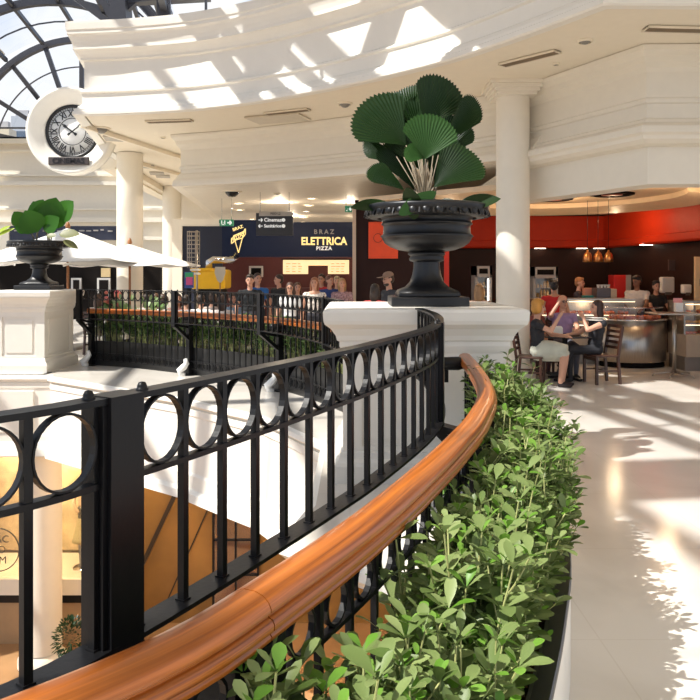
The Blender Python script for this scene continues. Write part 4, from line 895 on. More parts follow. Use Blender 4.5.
m_.lathe([(.25, 0), (.25, .03), (.03, .05)], 20, (p0.x, 21, 0)); m_.build('rack_frame', METAL, rk)
m_ = MB()
for z in (1.75, 1.86, 1.97): m_.lathe([(0, z), (.14, z+.01), (.15, z+.05), (.1, z+.07), (0, z+.07)], 14, (p0.x-.05, 21, 0))
m_.build('plate_stack', WHITE, rk)
ps = thing('poster_stand', 'small pink green and blue poster standing left of the yellow oven', 'poster', (0, 0, 0)); bx('board', 184.5, 272, 193.5, 288, 20.4, .04, mat('poster_blue', (.05, .12, .45), .5), ps)
bx('green_field', 185, 272.5, 193, 278, 20.38, .02, mat('poster_green', (.05, .45, .2), .5), ps); bx('pink_field', 186, 277, 192.5, 285, 20.37, .01, mat('poster_pink', (.75, .12, .35), .5), ps); bx('legs', 187, 288, 191, yf(20.4), 20.4, .04, BLACK, ps)
# exit and directory signs
GREEN = mat('exit_green', (.02, .17, .07), .4, emit=(.03, .4, .18), estr=.25)
def exit_sign(label, x0, y0, x1, y1, Y):
    o = thing('exit_sign', label, 'sign', (0, 0, 0), 0, 'exit signs'); bx('panel', x0, y0, x1, y1, Y, .06, GREEN, o); a = at(x0, y0, Y); b = at(x1, y1, Y); w = b.x-a.x; h = a.z-b.z; m_ = MB()
    cx_, cz_ = a.x+w*.72, (a.z+b.z)/2; m_.bar((cx_-w*.16, Y-.01, cz_), (cx_+w*.14, Y-.01, cz_), .04, .015, up=Vector((0, 1, 0))); m_.bar((cx_+w*.14, Y-.01, cz_), (cx_, Y-.01, cz_+h*.3), .035, .015, up=Vector((0, 1, 0))); m_.bar((cx_+w*.14, Y-.01, cz_), (cx_, Y-.01, cz_-h*.3), .035, .015, up=Vector((0, 1, 0)))
    m_.box(a.x+w*.12, a.x+w*.42, Y-.015, Y-.001, b.z+h*.15, a.z-h*.15); m_.build('arrow_symbol', WHT, o)
    m_ = MB(); cx2 = a.x+w*.27; m_.sph((cx2, Y-.02, cz_+h*.22), (.03, .01, .03), 8); m_.bar((cx2, Y-.02, cz_+h*.15), (cx2-.01, Y-.02, cz_-h*.08), .035, .01, up=Vector((0, 1, 0))); m_.bar((cx2, Y-.02, cz_-h*.08), (cx2+.04, Y-.02, cz_-h*.3), .018, .01, up=Vector((0, 1, 0))); m_.bar((cx2, Y-.02, cz_-h*.08), (cx2-.05, Y-.02, cz_-h*.28), .018, .01, up=Vector((0, 1, 0))); m_.build('running_figure', GREEN, o)
    m_ = MB(); [m_.tube([(a.x+w*t, Y+.03, a.z), (a.x+w*t, Y+.03, 3.8)], .008, 5) for t in (.15, .85)]; m_.build('hangers', CHROME, o)
exit_sign('green illuminated exit sign hanging beside the navy sign, under the dome camera', 219.5, 219.5, 233.5, 226, 20)
exit_sign('small green exit sign at the right end of the navy shop sign', 345, 206, 352, 212, 19)
dsn = thing('directory_sign', 'dark grey hanging directory sign with two white arrows', 'sign', (0, 0, 0)); DG = mat('sign_dark_grey', (.035, .033, .033), .5)
bx('panel', 256, 213, 293, 235.5, 18.5, .08, DG, dsn); bx('header', 259, 211.5, 292, 216, 18.47, .1, mat('header_beige', (.5, .45, .38), .5), dsn)
def sg(t, x, y, sz, m, al='LEFT', nm='lettering', b=.0): q = at(x, y, 18.44); return text(t, sz, m, dsn, nm, (q.x, q.y, q.z), align=al, bold=b, ext=.002)
sg('PISO L2', 275.5, 213.8, .075, DG, 'CENTER', b=.001); sg('Cinemas', 264, 220, .125, WHT, b=.003); sg('Sanitários', 264, 226, .11, WHT, b=.003)
for k, (y, s_) in enumerate(((220, 1), (226, -1))):
    q = at(260.5, y, 18.44); m_ = MB(); m_.bar((q.x-.05, q.y, q.z), (q.x+.05, q.y, q.z), .022, .008, up=Vector((0, 1, 0))); m_.bar((q.x+.05*s_, q.y, q.z), (q.x+.01*s_, q.y, q.z+.045), .02, .008, up=Vector((0, 1, 0))); m_.bar((q.x+.05*s_, q.y, q.z), (q.x+.01*s_, q.y, q.z-.045), .02, .008, up=Vector((0, 1, 0)))
    q2 = at(283.5, y, 18.44); m_.lathe([(0, -.004), (.045, -.004), (.045, .004), (0, .004)], 16, M=Matrix.Translation(q2) @ FX); m_.build('arrow_symbol', WHT, dsn)
a = at(258, 213, 18.5); b = at(291, 213, 18.5); m_ = MB(); [m_.tube([(x, 18.54, a.z), (x, 18.54, 3.8)], .01, 5) for x in (a.x+.05, b.x-.05)]; m_.build('hangers', CHROME, dsn)
# ---------------------------------------------------------------- cafe side: brown wall, art panel
wl = MB(); a = at(355, 215, 18); wl.box(a.x, at(444, 0, 18).x, 18, 18.25, 0, 3.35); struct(wl.build('wall_brown_panel', BROWN))
struct(MB().box(at(352.5, 0, 17.9).x, at(356, 0, 17.9).x, 17.88, 18.24, 0, 3.36).build('trim_corner_post', mat('corner_post', (.62, .50, .38), .5)))
struct(MB().box(at(444, 0, 18.02).x, at(449, 0, 18.02).x, 18.0, 18.25, 0, 3.35).build('trim_red_strip', mat('bright_red', (.62, .03, .012), .45)))
wp = thing('art_panel', 'square orange red panel with a black ring line on the brown wall behind the urn', 'wall panel', (0, 0, 0)); ORG = mat('orange_red', (.90, .085, .012), .45)
bx('panel', 368.5, 222, 398, 258.5, 17.93, .06, ORG, wp); q = at(378, 238, 17.92); m_ = MB(); m_.lathe([(.10, -.004), (.108, -.004), (.108, .004), (.10, .004)], 28, M=Matrix.Translation(q) @ FX @ Matrix.Scale(1.0, 4)); m_.tube([q+Vector((.1, 0, .05)), q+Vector((.2, 0, .12)), q+Vector((.32, 0, .06))], .006, 5); m_.build('ring_drawing', BLK, wp)
# ceiling ring, pendants
rg = thing('ceiling_ring', 'broad warm lit oval ring dropped from the cafe ceiling', 'ceiling ring', (3.9, 14.4, 3.34)); CRM = mat('ring_plaster', (.84, .64, .42), .5)
m_ = MB(); 
def oval(prof, m, nm, par, n=64):
    m_ = MB(); m_.sweep([(2.9*math.cos(R_(122-150*k/n)), 3.0*math.sin(R_(122-150*k/n))) for k in range(n+1)], prof); return m_.build(nm, m, par)
oval([(-.1, 0), (-.1, -.20), (.0, -.22), (.55, -.10), (.55, 0)], CRM, 'ring_body', rg)
for k, (x, y) in enumerate(((552, 199), (612, 194))):
    Y = F*(3.33-CAM_Z)/(HOR-y); o = thing('ceiling_vent', ['round dark vent in the cafe ceiling, nearest the white column', 'round dark vent in the cafe ceiling, right one by the corner'][k], 'vent', ((x-350)/F*Y, Y, 3.34)); MB().lathe([(.42, 0), (.42, -.03), (.36, -.045), (.34, -.01), (0, -.005)], 32).build('rim', DARK, o); MB().lathe([(0, -.03), (.2, -.035), (.2, -.02), (0, -.02)], 24).build('core', mat('vent_core', (.2, .05, .03), .5), o)
COP = mat('copper', (.62, .28, .10), .3, metal=.9)
for k, x in enumerate((587.5, 598, 608.5)):
    q = at(x, 262, 16.0); o = thing('pendant_lamp', ['copper dome pendant lamp, leftmost of the three', 'copper dome pendant lamp, middle of the three', 'copper dome pendant lamp, rightmost of the three'][k], 'pendant lamp', (q.x, 16, q.z), 0, 'copper pendant lamps')
    MB().lathe([(.095, 0), (.10, 0), (.098, .07), (.088, .13), (.06, .19), (.025, .215), (.02, .26), (.0, .26), (0, .21), (.05, .18), (.08, .12), (.09, .06), (.095, 0)], 28).build('shade', COP, o)
    MB().tube([(0, 0, .25), (0, 0, 3.34-q.z)], .005, 5).build('cord', BLACK, o); m_ = MB(); m_.sph((0, 0, .07), .04, 10); m_.build('bulb', EMW, o)
for k, (x, y) in enumerate(((540, 248), (582, 248.5), (614, 249.5), (638, 247.5), (700, 243))):
    YY = 19.86 if k < 3 else (17.6 if k == 3 else 14.2); q = at(x, y, YY); o = tag(MB().box(-.14, .14, -.04, .04, -.015, 0).build('soffit_light', EMW), 'small white light set under the red band over the cafe, '+['leftmost near the column', 'above the left pendant lamp', 'just right of the pendants', 'above the man in white', 'at the right edge'][k], 'light', 'lights under the red band'); o.location = ((min(q.x, 6.6) if k < 3 else (6.95 if k == 3 else 7.25)), YY, 2.463)
# fridges
def fridge(label, x0, x1, ytop, Y, lit=True):
    a = at(x0, ytop, Y); b = at(x1, ytop, Y); w = (b.x-a.x)/2; h = a.z; o = thing('display_fridge', label, 'fridge', ((a.x+b.x)/2, Y, 0)); G = mat('fridge_grey', (.34, .31, .28), .35)
    m_ = MB(); m_.box(-w, -w+.05, 0, .6, .1, h); m_.box(w-.05, w, 0, .6, .1, h); m_.box(-w, w, 0, .6, h-.22, h); m_.box(-w, w, 0, .6, .0, .35); m_.box(-w, w, .55, .6, .1, h); m_.build('cabinet', G, o)
    m_ = MB()
    for z in np.linspace(.55, h-.5, 5): m_.box(-w+.05, w-.05, .08, .55, z, z+.015)
    m_.build('shelves', G, o); m_ = MB(); m_.box(w-.10, w-.07, .03, .06, .45, h-.3); m_.build('light_tube', mat('fridge_light', (1, 1, 1), .5, emit=(1, .97, .9), estr=4), o)
    m_ = MB(); m_.box(-w+.05, w-.05, -.0, .012, .37, h-.24); dr_ = m_.build('door_glass', GLASS, o); m_ = MB()
    for (p, q_, r_, s_) in ((-w+.01, -w+.05, .36, h-.23), (w-.05, w-.01, .36, h-.23), (-w+.01, w-.01, .33, .38), (-w+.01, w-.01, h-.26, h-.22)): m_.box(p, q_, -.03, .0, r_, s_)
    m_.build('door_frame', G, o); m_ = MB(); m_.box(-w+.1, w-.1, -.01, .0, h-.18, h-.06); m_.build('header_panel', DARK, o)
    m_ = MB(); r = random.Random(int(x0)); z = .565
    for z in np.linspace(.565, h-.485, 5):
        x = -w+.09
        while x < w-.12: hh = r.uniform(.08, .2); m_.lathe([(.03, 0), (.032, hh*.7), (.012, hh)], 8, (x, .2, z)); x += .075
    m_.build('bottles', mat('juice_orange', (.55, .33, .14), .3), o)
fridge('tall lit drinks fridge behind the woman in the red top', 533, 558, 267, 17.5)
fridge('pale display fridge seen between the urn and the white column', 475, 492, 266, 17.6)
# ---------------------------------------------------------------- pastry counters
def pastries(mb, x0, x1, y0, y1, z, n, r):
    for k in range(n):
        c_ = (r.uniform(x0, x1), r.uniform(y0, y1), z+.02); mb.sph(c_, (r.uniform(.035, .06), r.uniform(.03, .05), r.uniform(.02, .035)), 7)
PAST = [mat('pastry_gold', (.72, .36, .09), .5, var=.4, vscale=20), mat('pastry_red', (.60, .14, .05), .4, var=.4, vscale=20)]
STRIP = mat('case_light', (1, 1, 1), .5, emit=(1, .72, .42), estr=2.2)
WOODC = mat('counter_laminate', (.46, .36, .26), .45); GRAY = mat('counter_grey', (.20, .17, .14), .4, metal=.3)
def display_case(label, X, Y, L, rz, h=1.25, levels=(.78, .98), base=.66):
    o = thing('display_case', label, 'display case', (X, Y, 0), rz, 'pastry display cases'); w = L/2
    m_ = MB(); m_.box(-w, w, .06, .75, 0, .26); m_.build('kick_base', GRAY, o); m_ = MB(); m_.box(-w, w, 0, .8, .26, base); m_.build('front_panel', WOODC, o)
    m_ = MB(); m_.box(-w, w, .74, .8, base, h); m_.box(-w, -w+.03, .1, .8, base, h); m_.box(w-.03, w, .1, .8, base, h); m_.box(-w, w, .12, .8, h, h+.03); m_.build('case_frame', METAL, o)
    m_ = MB(); m_.box(-w, w, .10, .106, base, h); m_.build('glass_front', GLASS, o)
    r = random.Random(int(X*10)); sh_ = MB(); st = MB(); pa = MB(); pb = MB()
    for k, z in enumerate((base,)+tuple(levels)):
        sh_.box(-w+.03, w-.03, .14, .74, z-.02, z-.005); st.box(-w+.03, w-.03, .115, .14, (levels[k] if k < len(levels) else h)-.035, (levels[k] if k < len(levels) else h)-.022); pastries(pa if k % 2 else pb, -w+.08, w-.08, .2, .6, z, int(L*26), r)
    sh_.build('shelves', CHROME, o); st.build('light_strip', STRIP, o)
    for q_, (nm, P_) in enumerate((('pastries', pa), ('red_pastries', pb))):
        e = P_.build(nm, PAST[q_], o, fix=False); e['kind'] = 'stuff'
    return o
display_case('long pastry display case behind the three seated diners, left of the round steel counter', 4.35, 14.75, 2.6, -.05)
display_case('lit pastry display case with glowing shelves at the right edge of the cafe', 6.95, 13.6, 1.7, .0, 1.24, (.86, 1.05), .66)
cc = thing('curved_counter', 'curved brushed steel counter front with red pastries on top, in the centre of the cafe', 'counter', (5.45, 14.7, 0)); 
m_ = MB(); m_.lathe([(.68, .10), (.70, .12), (.70, .88), (0, .88)], 30, (0, 0, 0), a0=R_(198), a1=R_(342)); m_.box(-.66, .66, -.25, .2, .1, .88); m_.build('steel_front', METAL, cc)
m_ = MB(); m_.lathe([(0, 0), (.66, 0), (.66, .10), (0, .10)], 30, a0=R_(198), a1=R_(342)); m_.build('kick_base', DARK, cc); m_ = MB(); m_.lathe([(0, .88), (.73, .88), (.74, .90), (.73, .915), (0, .915)], 30, a0=R_(195), a1=R_(345)); m_.build('counter_top', CHROME, cc)
m_ = MB(); m_.lathe([(.62, .915), (.62, 1.12), (.63, 1.12), (.63, .915)], 30, a0=R_(200), a1=R_(340)); m_.build('glass_guard', GLASS, cc); m_ = MB(); m_.lathe([(.50, 1.12), (.66, 1.12), (.66, 1.135), (.50, 1.135), (.50, 1.12)], 30, a0=R_(198), a1=R_(342)); m_.build('guard_shelf', CHROME, cc)
m_ = MB(); r = random.Random(8)
for k in range(90): a = R_(r.uniform(205, 335)); q_ = r.uniform(.3, .58); m_.sph((q_*math.cos(a), q_*math.sin(a), .945), (.04, .04, .035), 7)
e = m_.build('red_pastries', PAST[1], cc, fix=False); e['kind'] = 'stuff'
# things on and behind the counters
def put(name, label, cat, x0, y0, x1, y1, Y, d, m, bev=.01, extra=None):
    o = thing(name, label, cat, tuple(at((x0+x1)/2, y1, Y))); a = at(x0, y0, Y); b = at(x1, y1, Y); w = (b.x-a.x)/2; h = a.z-b.z
    MB().bbox(-w, w, 0, d, 0, h, min(bev, w*.3, h*.3)).build('body', m, o)
    if extra: extra(o, w, h, d)
    return o
TEAL = mat('teal_plastic', (.02, .24, .20), .4)
back = bx('back_counter', 565, 303, 610, yf(15.56), 15.56, .4, GRAY); tag(back, 'dark back counter behind the left pastry case', 'counter')
put('storage_tub', 'teal plastic tub on the left pastry case', 'tub', 584.5, 296.5, 593.5, 303, 15.7, .2, TEAL, extra=lambda o, w, h, d: MB().bbox(-w-.01, w+.01, -.01, d+.01, h, h+.02, .005).build('lid', TEAL, o))
put('pink_bottle_pack', 'pinkish pack of bottles beside the teal tub', 'bottles', 585, 288, 595, 296, 15.95, .2, mat('pink_pack', (.62, .25, .16), .4))
put('espresso_machine', 'grey espresso machine with cups on top, behind the counter', 'coffee machine', 597, 288, 611, 303, 15.6, .35, mat('machine_grey', (.10, .08, .08), .3, metal=.4), extra=lambda o, w, h, d: [MB().lathe([(.02, h), (.035, h+.06), (.04, h+.07)], 12, (-w+.06+k*.07, .1, 0)).build('cup', WHITE, o) for k in range(4)])
put('paper_cup_stack', 'beige cup stack right of the espresso machine', 'cups', 611, 289, 617, 303, 15.6, .12, mat('cup_beige', (.6, .45, .3), .5))
rb = put('red_vending_box', 'big red box unit against the dark back wall', 'appliance', 614, 275, 626, 299, 17.5, .4, mat('box_red', (.55, .02, .015), .4), extra=lambda o, w, h, d: MB().box(w, w+.12, 0, d, 0, h).build('side_strip', mat('grey_strip', (.35, .32, .3), .5), o))
bcr = bx('rear_worktop', 610, 299, 645, yf(17.3), 17.3, .6, DARK); tag(bcr, 'dark rear worktop against the back wall', 'counter')
for k, (x0, y0, x1, y1, lab) in enumerate(((662, 277, 675, 293, 'white wall dispenser right of the woman in black'), (684, 284.5, 692, 293.5, 'smaller white wall dispenser beside the pale door'))):
    Y = 16.3 if k == 0 else 15.2; o = put('wall_dispenser', lab, 'dispenser', x0, y0, x1, y1, Y, .18, WHITE, .03, extra=lambda o, w, h, d: MB().box(-w*.5, w*.5, -.01, .02, -.04, .02).build('outlet', GRAY, o))
o = tag(empty('electric_panel', tuple(at(672, 265, 16.6))), 'small dark switch panel high on the brown side wall', 'switch panel'); MB().box(-.07, .07, 0, .05, -.12, .12).build('plate', mat('plate_brown', (.10, .06, .05), .5), o)
dpc = thing('pale_door', 'pale wooden door with a dark window at the right edge of the cafe', 'door', (7.0, 14.3, 0)); DW = mat('door_pale', (.62, .42, .22), .45)
MB().bbox(-.42, .42, 0, .06, 0, 2.1, .01).build('leaf', DW, dpc); MB().box(-.22, .3, -.012, 0, 1.0, 1.7).build('window_pane', DARK, dpc); MB().box(-.34, -.31, -.04, 0, 1.55, 1.68).build('handle', METAL, dpc)
np_ = thing('napkin_stack', 'white napkin block with a pink card on the bistro table', 'napkins', tuple(at(678.5, 312, 12.95))); MB().bbox(-.065, .065, -.05, .05, 0.003, .16, .006).build('napkin_block', WHITE, np_); MB().box(-.075, .075, .02, .04, .16, .24).build('card', mat('card_pink', (.75, .3, .28), .5), np_)
bt = thing('bistro_table', 'tall steel bistro table with a single leg and five toed base', 'table', (5.6, 12.95, 0)); q = at(0, 312.5, 12.95).z
MB().bbox(-.40, .34, -.30, .30, q-.03, q, .01).build('table_top', METAL, bt); MB().tube([(0, 0, .06), (0, 0, q-.03)], .032, 12).build('leg', METAL, bt)
m_ = MB()
for k in range(5): a = R_(20+72*k); m_.tube([(0, 0, .09), (.15*math.cos(a), .15*math.sin(a), .06), (.33*math.cos(a), .33*math.sin(a), .045), (.35*math.cos(a), .35*math.sin(a), .0)], [.035, .022, .016, .016], 6)
m_.build('base', METAL, bt)
for (x, y, z, e) in ((2.2, 16.6, 3.1, 12), (4.2, 15.6, 3.0, 38), (5.6, 13.2, 3.0, 20), (6.0, 17.0, 3.0, 22), (3.6, 14.95, 1.18, 3.5), (4.9, 14.95, 1.18, 3.5), (6.9, 13.8, 1.18, 4)): lamp('cafe_lamp', (x, y, z), e, .12, (1, .70, .42))  # last three sit inside the pastry cases, added to brighten the pastries
# ---------------------------------------------------------------- cafe table and chairs
def cafe_chair(label, X, Y, rz, group='dark wood cafe chairs'):
    """seat faces -Y before rotation; backrest on the +Y side"""
    o = thing('cafe_chair', label, 'chair', (X, Y, 0), rz, group)
    MB().bbox(-.215, .215, -.21, .21, .435, .465, .01).build('seat', CHAIRW, o)
    for (x, y) in ((-.19, -.18), (.19, -.18)): MB().bar((x, y, 0), (x, y, .44), .04).build('leg', CHAIRW, o)
    for x in (-.195, .195): m_ = MB(); m_.bar((x, .23, 0), (x, .19, .44), .04); m_.bar((x, .19, .42), (x, .27, .93), .04); m_.build('leg', CHAIRW, o)
    m_ = MB()
    for k in range(5): z = .56+k*.085; y = .19+(z-.42)*.157; m_.box(-.19, .19, y-.01, y+.012, z, z+.045)
    m_.build('back_slats', CHAIRW, o); m_ = MB(); m_.box(-.19, .19, -.19, -.17, .38, .43); m_.box(-.2, -.18, -.18, .2, .20, .23); m_.box(.18, .2, -.18, .2, .20, .23); m_.box(-.18, .18, -.01, .01, .205, .23); m_.build('stretchers', CHAIRW, o)
    return o
TBL = (3.58, 12.5)
ct = thing('cafe_table', 'square dark cafe table with the three diners', 'table', (TBL[0], TBL[1], 0)); MB().bbox(-.38, .38, -.36, .36, .72, .755, .012).build('table_top', mat('table_dark', (.02, .012, .01), .25), ct); MB().lathe([(.045, .06), (.04, .3), (.045, .72)], 16).build('pedestal_leg', BLACK, ct)
m_ = MB(); [m_.bar((0, 0, .06), (.30*math.cos(a), .30*math.sin(a), .025), .07, .04) for a in (PI/4, 3*PI/4, 5*PI/4, 7*PI/4)]; m_.build('foot', BLACK, ct)
o = thing('napkin_holder', 'white napkin holder in the middle of the diners table', 'napkin holder', (3.42, 12.45, .756)); MB().bbox(-.10, .10, -.06, .06, 0, .13, .012).build('body', WHITE, o); MB().box(-.085, .085, -.05, .05, .13, .145).build('napkins', WHITE, o)
o = thing('plate', 'small white plate on the diners table before the woman in the black striped top', 'plate', (3.73, 12.42, .756)); MB().lathe([(0, .006), (.07, .008), (.11, .02), (.115, .018), (.07, 0), (0, 0)], 28).build('plate_body', WHITE, o); m_ = MB(); m_.sph((0, 0, .02), (.05, .04, .018), 8); m_.build('food', PAST[0], o)
cafe_chair('dark slatted wooden chair of the blonde woman, left of the diners table', 2.88, 11.95, R_(68))
cafe_chair('dark slatted wooden chair of the woman in the striped top, right of the diners table', 4.06, 12.15, R_(-78))
cafe_chair('dark wooden chair under the grey haired man, behind the diners table', 3.74, 13.28, R_(180+180))
cafe_chair('dark wooden chair of the brown haired woman, half hidden by the white column', 3.3, 13.62, R_(-8))
# ---------------------------------------------------------------- white umbrellas and terrace
UMB = mat('umbrella_cloth', (.86, .84, .80), .8); POLEW = mat('umbrella_pole', (.34, .14, .05), .4)
def umbrella(label, X, Y, zt, ze, half, group='white market umbrellas', rz=0.0):
    o = thing('market_umbrella', label, 'umbrella', (X, Y, 0), rz, group); m_ = MB(); n = 8; rows = 8; vs = []
    for lay in (0, -.012):
        for i in range(rows+1):
            t = i/rows
            for k in range(n*4):
                a = 2*PI*k/(n*4); rib = abs(((k/4) % 1)-.0); sgm = (k % 4)/4; rr = half*t*(1 if k % 4 == 0 else math.cos(PI/8)/math.cos((sgm-.5)*PI/4)); sag = -.10*t*math.sin(PI*t)*0-(.05*t*math.sin(PI*sgm) if k % 4 else 0)
                vs.append((rr*math.cos(a), rr*math.sin(a), zt-(zt-ze)*(t**.92)+sag+lay))
    M_ = n*4
    fs = [(i*M_+k, i*M_+(k+1) % M_, (i+1)*M_+(k+1) % M_, (i+1)*M_+k) for i in range(rows) for k in range(M_)]; fs += [tuple(i+(rows+1)*M_ for i in f_[::-1]) for f_ in fs]
    m_.add(vs, fs, True); m_.build('canopy', UMB, o, fix=False)
    MB().tube([(0, 0, 0), (0, 0, zt+.02)], .03, 10).build('pole', POLEW, o); MB().lathe([(.05, zt), (.06, zt+.04), (.03, zt+.12), (0, zt+.15)], 12).build('finial', POLEW, o)
    for k in range(n): a = 2*PI*k/n; MB().bar((0, 0, ze+.05), (half*.5*math.cos(a), half*.5*math.sin(a), zt-(zt-ze)*.5-.05), .025, .02).build('rib', POLEW, o)
    MB().bbox(-.28, .28, -.28, .28, 0, .08, .02).build('base', mat('base_stone', (.3, .29, .27), .7), o)
umbrella('large white market umbrella nearest the left urn, its peak beside the urn plant', -6.62, 17.6, 2.86, 2.08, 2.15)
umbrella('white market umbrella reaching across the left columns to the navy shop front', -5.3, 18.05, 2.50, 2.0, 1.62, rz=.0)
umbrella('white market umbrella cut off at the left edge of the picture', -10.4, 19.2, 2.75, 2.05, 1.8)
# dark shop fronts beyond the terrace
dk = tag(empty('dark_shop_front'), 'dark open shop front in shade behind the white umbrellas', 'shop front')
bx('shade_panel', -40, 256, 118, 330, 29.6, .25, DARK, dk); bx('sign_band', 10, 226, 117, 240, 29.5, .35, mat('screen_dark', (.03, .03, .045), .25), dk); bx('pier', -6, 226, 9, 256, 29.5, .3, CREAM, dk)  # solid near-black panel, its colour standing in for the shaded interior
bx('second_shade_panel', 143, 262, 161, 330, 29.6, .25, DARK, dk)
m_ = MB(); r = random.Random(9)
for k in range(14): x = 14+k*7.2; a = at(x, r.uniform(229, 231), 29.45); m_.box(a.x, a.x+r.uniform(.08, .22), 29.46, 29.5, a.z-.05, a.z)
m_.build('screen_marks', mat('screen_marks', (.35, .32, .3), .5), dk)
for k, (x0, y0, x1, y1, c_, lab) in enumerate(((97, 278, 110, 298, (.55, .53, .5), 'grey framed menu board in the dark shop front left of the first column'), (71, 278, 81, 298, (.5, .48, .46), 'grey framed menu board beside the brown umbrella pole'), (101, 268, 110, 277, (.5, .38, .2), 'small tan notice above the grey framed menu board'))):
    o = thing('framed_menu', lab, 'menu board', (0, 0, 0)); bx('frame', x0, y0, x1, y1, 29.48, .1, mat('mf%d' % k, c_, .5), o)
    if k < 2: bx('sheet', x0+2, y0+2, x1-2, y1-1, 29.45, .03, DARK, o)
# potted plant and flowers on the terrace rim
o = thing('potted_plant', 'light green leafy potted plant on the terrace, before the first left column', 'plant', (-4.15, 14.75, 0)); MB().lathe([(.15, 0), (.22, .5), (.20, .5), (.16, .4)], 20).build('pot', BLACK, o)
m_ = MB(); r = random.Random(15)
for k in range(150):
    a = r.uniform(0, 6.28); b = Vector((math.cos(a)*.08, math.sin(a)*.08, .5)); d = Vector((math.cos(a)*r.uniform(.2, .6), math.sin(a)*r.uniform(.2, .6), r.uniform(.3, 1))).normalized(); c_ = b+d*r.uniform(.1, .8); ov_leaf(m_, c_, c_+d*.16, .07, Vector((r.uniform(-1, 1), -1, .5)), n=4)
m_.build('foliage', leafmat('pale_foliage', (.12, .25, .06), (.35, .45, .22)), o, fix=False); m_ = MB()
for k in range(10): a = k*.63; m_.tube([(0, 0, .4), (math.cos(a)*.1, math.sin(a)*.1, .7), (math.cos(a)*.35, math.sin(a)*.35, 1.1)], .008, 5)
m_.build('stems', STEM, o)
o = thing('flower_pot', 'pot of pink and orange flowers on the terrace, left of the first column', 'flowers', (-4.75, 14.95, 0)); MB().lathe([(.13, 0), (.18, .75), (.16, .75), (.12, .6)], 20).build('pot', BLACK, o)
m_ = MB()
for k in range(70): v = Vector((r.gauss(0, .14), r.gauss(0, .12), .86+abs(r.gauss(0, .12)))); d = Vector((r.uniform(-1, 1), r.uniform(-1, 1), .5)).normalized(); ov_leaf(m_, v, v+d*.16, .07, n=4)
m_.build('foliage', LEAFD, o, fix=False); m_ = MB(); [m_.sph((r.uniform(-.2, .22), r.uniform(-.15, .1), r.uniform(1.05, 1.42)), r.uniform(.03, .055), 7) for _ in range(26)]; m_.build('blossoms', leafmat('pink_petals', (.75, .12, .16), (.9, .40, .22)), o, fix=False)
# ---------------------------------------------------------------- people
def capsule(mb, a, b, ra, rb, n=12):
    a = Vector(a); b = Vector(b); d = b-a; L = d.length
    if L < 1e-5: return mb.sph(a, ra, n)
    d.normalize(); pts = []; rs = []
    for t in (-1, -.85, -.5): pts.append(a+d*(ra*t)); rs.append(ra*math.sqrt(max(.0004, 1-t*t)))
    for t in (0, .33, .67, 1): pts.append(a.lerp(b, t)); rs.append(ra+(rb-ra)*t)
    for t in (.5, .85, 1): pts.append(b+d*(rb*t)); rs.append(rb*math.sqrt(max(.0004, 1-t*t)))
    return mb.tube(pts, rs, n)
def remesh(mb, voxel, smooth=3):
    me = bpy.data.meshes.new('tmp'); me.from_pydata(mb.v, [], mb.f); bm = bmesh.new(); bm.from_mesh(me); bmesh.ops.recalc_face_normals(bm, faces=bm.faces); bm.to_mesh(me); bm.free()
    o = bpy.data.objects.new('tmp', me); COL.objects.link(o); md = o.modifiers.new('r', 'REMESH'); md.mode = 'VOXEL'; md.voxel_size = voxel; md.use_smooth_shade = True
    if smooth: s = o.modifiers.new('s', 'SMOOTH'); s.factor = .5; s.iterations = smooth
    bpy.context.view_layer.update(); dg = bpy.context.evaluated_depsgraph_get(); out_ = bpy.data.meshes.new_from_object(o.evaluated_get(dg)); bpy.data.objects.remove(o); bpy.data.meshes.remove(me)
    out_.polygons.foreach_set('use_smooth', [True]*len(out_.polygons)); return out_
def ik(s, t, l1, l2, pole):
    s = Vector(s); t = Vector(t); d = t-s; D = min(d.length, (l1+l2)*.995); d.normalize(); a = (l1*l1-l2*l2+D*D)/(2*D); h = math.sqrt(max(0, l1*l1-a*a)); p = Vector(pole); p = (p-d*p.dot(d))
    p = p.normalized() if p.length > 1e-4 else Vector((0, 1, 0)); return s+d*a+p*h, s+d*D
SKINM = {'light': mat('skin_light', (.62, .33, .22), .5), 'tan': mat('skin_tan', (.48, .24, .14), .5), 'dark': mat('skin_brown', (.25, .11, .06), .5)}
def cloth(c, pat=None):
    nm = 'cloth_%02d_%02d_%02d' % tuple(int(x*99) for x in c); return mat(nm, c, .85, bump=.25, bscale=18, var=.12 if not pat else .6, vscale=6 if not pat else 26)
EYE = mat('eye_dark', (.02, .015, .012), .3); LIP = mat('lip_red', (.40, .10, .08), .5)
